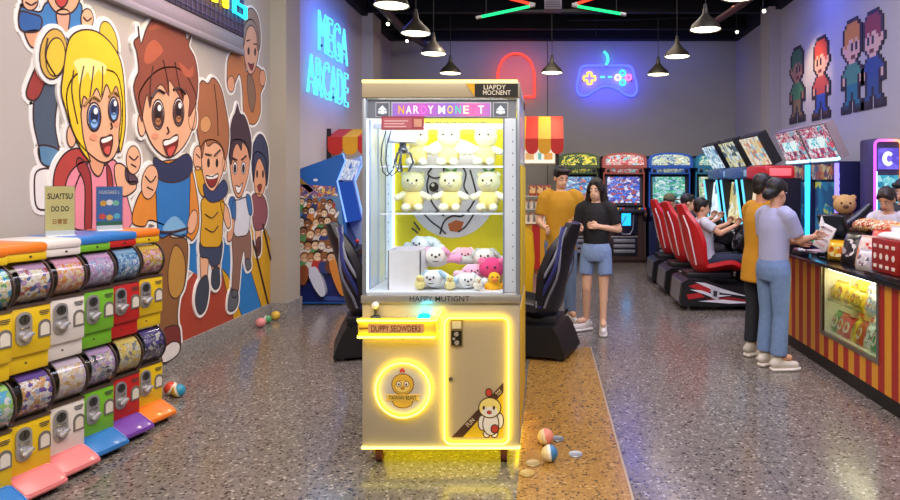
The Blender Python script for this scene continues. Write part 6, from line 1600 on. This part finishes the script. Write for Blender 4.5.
    def fingers(mb):
        for s, wr, d, n, w in hands:
            curl = pose.get('curl', .5)
            for i, (o, l) in enumerate(((-.03, .066), (-.01, .076), (.01, .072), (.029, .056))):
                p = wr + d*.075 + w*o; a = curl*.5; p1 = p + (d*math.cos(a) + n*math.sin(a))*l*.45; a = curl*1.2; p2 = p1 + (d*math.cos(a) + n*math.sin(a))*l*.33; a = curl*1.9; p3 = p2 + (d*math.cos(a) + n*math.sin(a))*l*.27
                mb.use(sk).tube([p - d*.02, p1, p2, p3], [.0095, .009, .008, .006], 8)
            tp = wr + d*.025 - w*.028
            mb.tube([tp + w*.01, tp - w*.018 + d*.025 + n*.01, tp - w*.02 + d*.055 + n*.02], [.012, .0105, .007], 8)
    body = solid(parts, .011, 4, sk, 'body', t, fingers)
    # face
    for s in (-1, 1):
        e = B(M('#f4efe8', .3)).ball(hp(s*.031, -.077, .008), (.0125, .007, .0062), hq, 10, 8); e.use(M('#2a1a14', .2)).ball(hp(s*.031, -.082, .008), (.0062, .005, .0058), hq, 8, 6); e.build('eye', t)
        B(M(hair, .7)).tube([hp(s*.016, -.089, .027), hp(s*.032, -.089, .033), hp(s*.048, -.08, .027)], [.0035, .0045, .003], 6).build('eyebrow', t)
    mo = B(M('#a85048', .5)).ball(hp(0, -.089, -.062), (.023, .009, .006), hq, 12, 8)
    if pose.get('smile'): mo.use(M('#f4efe8', .4)).ball(hp(0, -.0935, -.0605), (.016, .006, .0035), hq, 10, 6)
    mo.build('mouth', t)
    # hair
    hm = M(hair, .5, var=.35, scale=45, bump=.35)
    hs = [lambda b: b.ball(hp(0, .022, .052), (.086, .1, .092), hq, 20, 14)]
    if style == 'short':
        hs += [lambda b: b.ball(hp(0, .06, -.0), (.074, .05, .07), hq, 16, 12)] + [(lambda b, a=a: b.ball(hp(.07*math.sin(a), -.075*math.cos(a), .1), (.024, .024, .02), hq, 10, 8)) for a in (-.9, -.5, -.15, .2, .55, .9)]
    if style == 'long':
        for s in (-1, 1): hs += [rc(hp(s*.07, .015, .04), hp(s*.095, .03, -.12), .035, .045), rc(hp(s*.095, .03, -.12), hp(s*.1, .0, -.29), .045, .03)]
        hs += [rc(hp(0, .07, .0), hp(0, .085, -.24), .075, .07), rc(hp(.03, -.055, .1), hp(.075, -.04, .0), .025, .022), rc(hp(-.03, -.055, .1), hp(-.08, -.03, .0), .022, .022)]
    if style == 'bun':
        hs += [lambda b: b.ball(hp(0, .065, .01), (.072, .05, .065), hq, 16, 12), lambda b: b.ball(hp(0, .12, -.03), (.055, .045, .05), hq, 14, 10), rc(hp(.04, -.06, .09), hp(.083, -.02, .02), .018, .012), rc(hp(-.04, -.06, .09), hp(-.083, -.02, .02), .018, .012)]
    if style == 'bob':
        for s in (-1, 1): hs += [rc(hp(s*.07, .015, .04), hp(s*.085, .02, -.1), .032, .03)]
        hs += [rc(hp(0, .07, .02), hp(0, .07, -.1), .07, .06), rc(hp(-.06, -.06, .09), hp(.06, -.066, .09), .028, .028)]
    cutp = hp(0, -.083, 0)
    hmesh = solid(hs, .011, 3, hm, 'hair', t)
    if style == 'cap' or (extras and 'cap' in extras):
        cc = M('#6a6a4c', .8, var=.35, scale=28)
        cp = [lambda b: b.ball(hp(0, .015, .075), (.095, .108, .085), hq, 18, 12), lambda b: b.ball(hp(0, -.12, .06), (.07, .07, .012), hq, 16, 8)]
        solid(cp, .012, 2, cc, 'cap', t)
    # top
    tm = M(top, .8, var=.05, scale=12, bump=.08)
    g = .016 * loose
    sh = [torso(g, 0 if top_drop >= 0 else 2, 7, top_drop if top_drop >= 0 else .07), lambda b: b.cone(up(0, 0, .5), up(0, .0, .553), .1, .078, 18)]
    for s in (-1, 1):
        e_ = S[s].lerp(E[s], sleeve*1.15); sh += [lambda b, s=s: b.ball(S[s], (.064,)*3), fc(S[s], e_, .07, .066)]
        q_ = S[s] - Vector((s*.05, 0, -.02)); sh.append(rc(q_, S[s], .07, .062))
    solid(sh, .012, 3, tm, 'shirt', t)
    # trousers or shorts
    bm_ = M(bottom, .8, var=.12, scale=30, bump=.1)
    w0 = up(0, 0, .1); pt = [loft([(0, D, hz - .1, rhip - .01, .115), (0, D, hz - .04, rhip + .012, .128), (0, D, hz + .03, rhip + .012, .128), (w0.x, w0.y, w0.z, rwaist + .022, .112)])]
    for s in (-1, 1):
        if shorts: e_ = Hp[s].lerp(K[s], .6) + Vector((s*.014, 0, 0)); pt += [fc(Hp[s] + Vector((0, 0, .02)), e_, .088, .086)]
        else: pt += [rc(Hp[s], K[s], .096, .07), fc(K[s] + (K[s] - A[s]).normalized()*.03, A[s].lerp(K[s], .06), .07, pose.get('cuff', .062)), lambda b, s=s: b.ball(K[s], (.07,)*3)]
    solid(pt, .012, 3, bm_, 'shorts' if shorts else 'trousers', t)
    for s in (-1, 1):
        tv = Vector(pose['toe'][s]); a = A[s]
        up_ = a.z - .0 if not sit else 0
        sp = [rc(a + Vector((0, .02, -.045)) - tv*.12, a + tv*.35 + Vector((0, 0, -.055)), .043, .042), rc(a + tv*.35 + Vector((0, 0, -.058)), a + tv*.95 + Vector((0, 0, -.064)), .042, .034), rc(a + Vector((0, .0, -.04)), a + Vector((0, 0, .0)), .044, .043)]
        def sole(mb, a=a, tv=tv):
            mb.use(M('#efeae4', .5)); c = a + tv*.42 + Vector((0, 0, -.098)); u = tv.normalized(); v = Vector((-u.y, u.x, 0))
            mb.prism([(c.x + u.x*x*.14 + v.x*y, c.y + u.y*x*.14 + v.y*y) for x, y in ((-1, -.03), (-.9, -.04), (.3, -.046), (.85, -.036), (1.02, 0), (.85, .036), (.3, .046), (-.9, .04), (-1, .03))], Matrix.Identity(4), c.z - .012, c.z + .012)
        solid(sp, .011, 3, M(shoes, .6, var=.05), 'shoe', t, sole)
    return t
def stand(dx=.1, toe=(0, -.17), spread=0):
    return {'knee': {s: (s*dx*.98, -.012, .49) for s in (-1, 1)}, 'ankle': {s: (s*(dx + spread), .02, .115) for s in (-1, 1)}, 'toe': {s: (s*.05, -.16, 0) for s in (-1, 1)}}
# woman in black top and denim shorts
p = stand(.1); p['knee'] = {-1: (-.1, -.03, .49), 1: (.09, -.012, .49)}; p['ankle'] = {-1: (-.12, .05, .115), 1: (.09, -.04, .115)}
p['toe'] = {-1: (-.12, -.12, 0), 1: (.04, -.17, 0)}
p['arm'] = {-1: ((-.05, .03, -.25), (.09, -.2, .03)), 1: ((.08, .04, -.24), (-.19, -.15, .04))}; p['smile'] = 1; p['curl'] = .8
Yc = 6.72
def px(x, Y): return (x - CX) / F * Y
wm = person('young woman with long black hair in a black top and denim shorts, smiling', (px(596, Yc), Yc, 0), -.3, 1.565, p, SKN[3], '#17120f', 'long', '#17171a', '#7d97bd', '#e6e0da', True, True, None, 0, -.08, .1, top_drop=-1)
p = stand(.1); p['arm'] = {-1: ((-.06, .03, -.27), (.06, -.2, -.06)), 1: ((.06, .02, -.27), (-.1, -.2, .0))}; p['curl'] = .8; p['smile'] = 1
Yd_ = 7.1
person('young man in a mustard t-shirt looking down beside the woman in black', (px(561, Yd_), Yd_, 0), .1, 1.70, p, SKN[1], '#1a1512', 'short', '#c8921c', '#7189ad', '#d8d4d0', False, False, None, .03, .25, .3, top_drop=.03)
# customers at the counter, facing right (+X)
p = stand(.09); p['arm'] = {-1: ((-.02, -.1, -.22), (.06, -.22, .02)), 1: ((.03, -.04, -.24), (-.03, -.25, .0))}; p['curl'] = .9; p['cuff'] = .075
Ye_ = 5.42
person('woman with a low bun in a lavender t-shirt and blue jeans standing at the counter', (px(773, Ye_), Ye_, 0), math.radians(112), 1.56, p, SKN[0], '#15110f', 'bun', '#aaaed0', '#6f8bb5', '#ded6cc', True, False, None, .05, .1, .12, sleeve=.72, loose=1.3, top_drop=-1)
p = stand(.1); p['arm'] = {-1: ((-.03, -.06, -.27), (.04, -.22, -.03)), 1: ((.03, -.06, -.27), (-.02, -.22, -.03))}; p['curl'] = .8
Yf_ = 5.72
person('man in a mustard shirt and dark trousers at the counter behind the woman in lavender', (px(759, Yf_), Yf_, 0), math.radians(110), 1.6, p, SKN[2], '#16120f', 'short', '#c98f1e', '#20242e', '#c8c0b8', False, False, None, .05, 0, .15, top_drop=.12, loose=1.4)
# players seated in the red racing cabinets, facing +X
def sitpose(): return {'hip': .6, 'knee': {s: (s*.13, -.42, .63) for s in (-1, 1)}, 'ankle': {s: (s*.12, -.72, .3) for s in (-1, 1)}, 'toe': {s: (s*.02, -.14, .05) for s in (-1, 1)},
                      'arm': {s: ((s*.05, -.17, -.12), (s*-.05, -.22, .1)) for s in (-1, 1)}, 'hand': {s: (0, -.5, .8) for s in (-1, 1)}, 'curl': 1.1}
person('player with black hair and bare arms at the wheel of the nearest racing cabinet', (2.02, 8.15, 0), PI/2, 1.62, sitpose(), SKN[0], '#14100e', 'short', '#c9cdd8', '#232b42', '#d8d4d0', False, False, None, -.1, 0, .1, True, .5)
person('player in a black top at the wheel of the middle racing cabinet', (2.06, 9.17, 0), PI/2, 1.66, sitpose(), SKN[1], '#17130f', 'short', '#26262c', '#2a2a34', '#c8c4c0', False, False, None, -.08, 0, .05, True, .5)
person('player in an olive cap in the seat of the farthest racing cabinet', (2.0, 10.18, 0), PI/2, 1.62, sitpose(), SKN[2], '#1a1512', 'short', '#4a4a52', '#2a2a34', '#c8c4c0', False, False, ('cap',), -.08, .3, .05, True, .5)
# staff behind the counter
p = stand(.1); p['arm'] = {-1: ((-.04, -.08, -.24), (.05, -.22, -.04)), 1: ((.04, -.08, -.24), (-.05, -.22, -.04))}; p['curl'] = .8
Yg = 5.62
person('staff member with dark tied hair looking down behind the snack counter', (3.31, 6.14, 0), math.radians(-52), 1.5, p, SKN[0], '#2a1d18', 'bun', '#d8d4dc', '#2a2a34', '#3a3a3a', True, False, None, .28, 0, .5, sleeve=.6)
p = stand(.1); p['arm'] = {-1: ((-.04, -.08, -.24), (.05, -.22, -.04)), 1: ((.04, -.08, -.24), (-.05, -.22, -.04))}
person('second staff member, mostly hidden at the right edge behind the first', (3.6, 6.5, 0), math.radians(-45), 1.56, p, SKN[1], '#1a1412', 'bob', '#34343c', '#2a2a34', '#3a3a3a', True, False, None, .1, 0, .3)
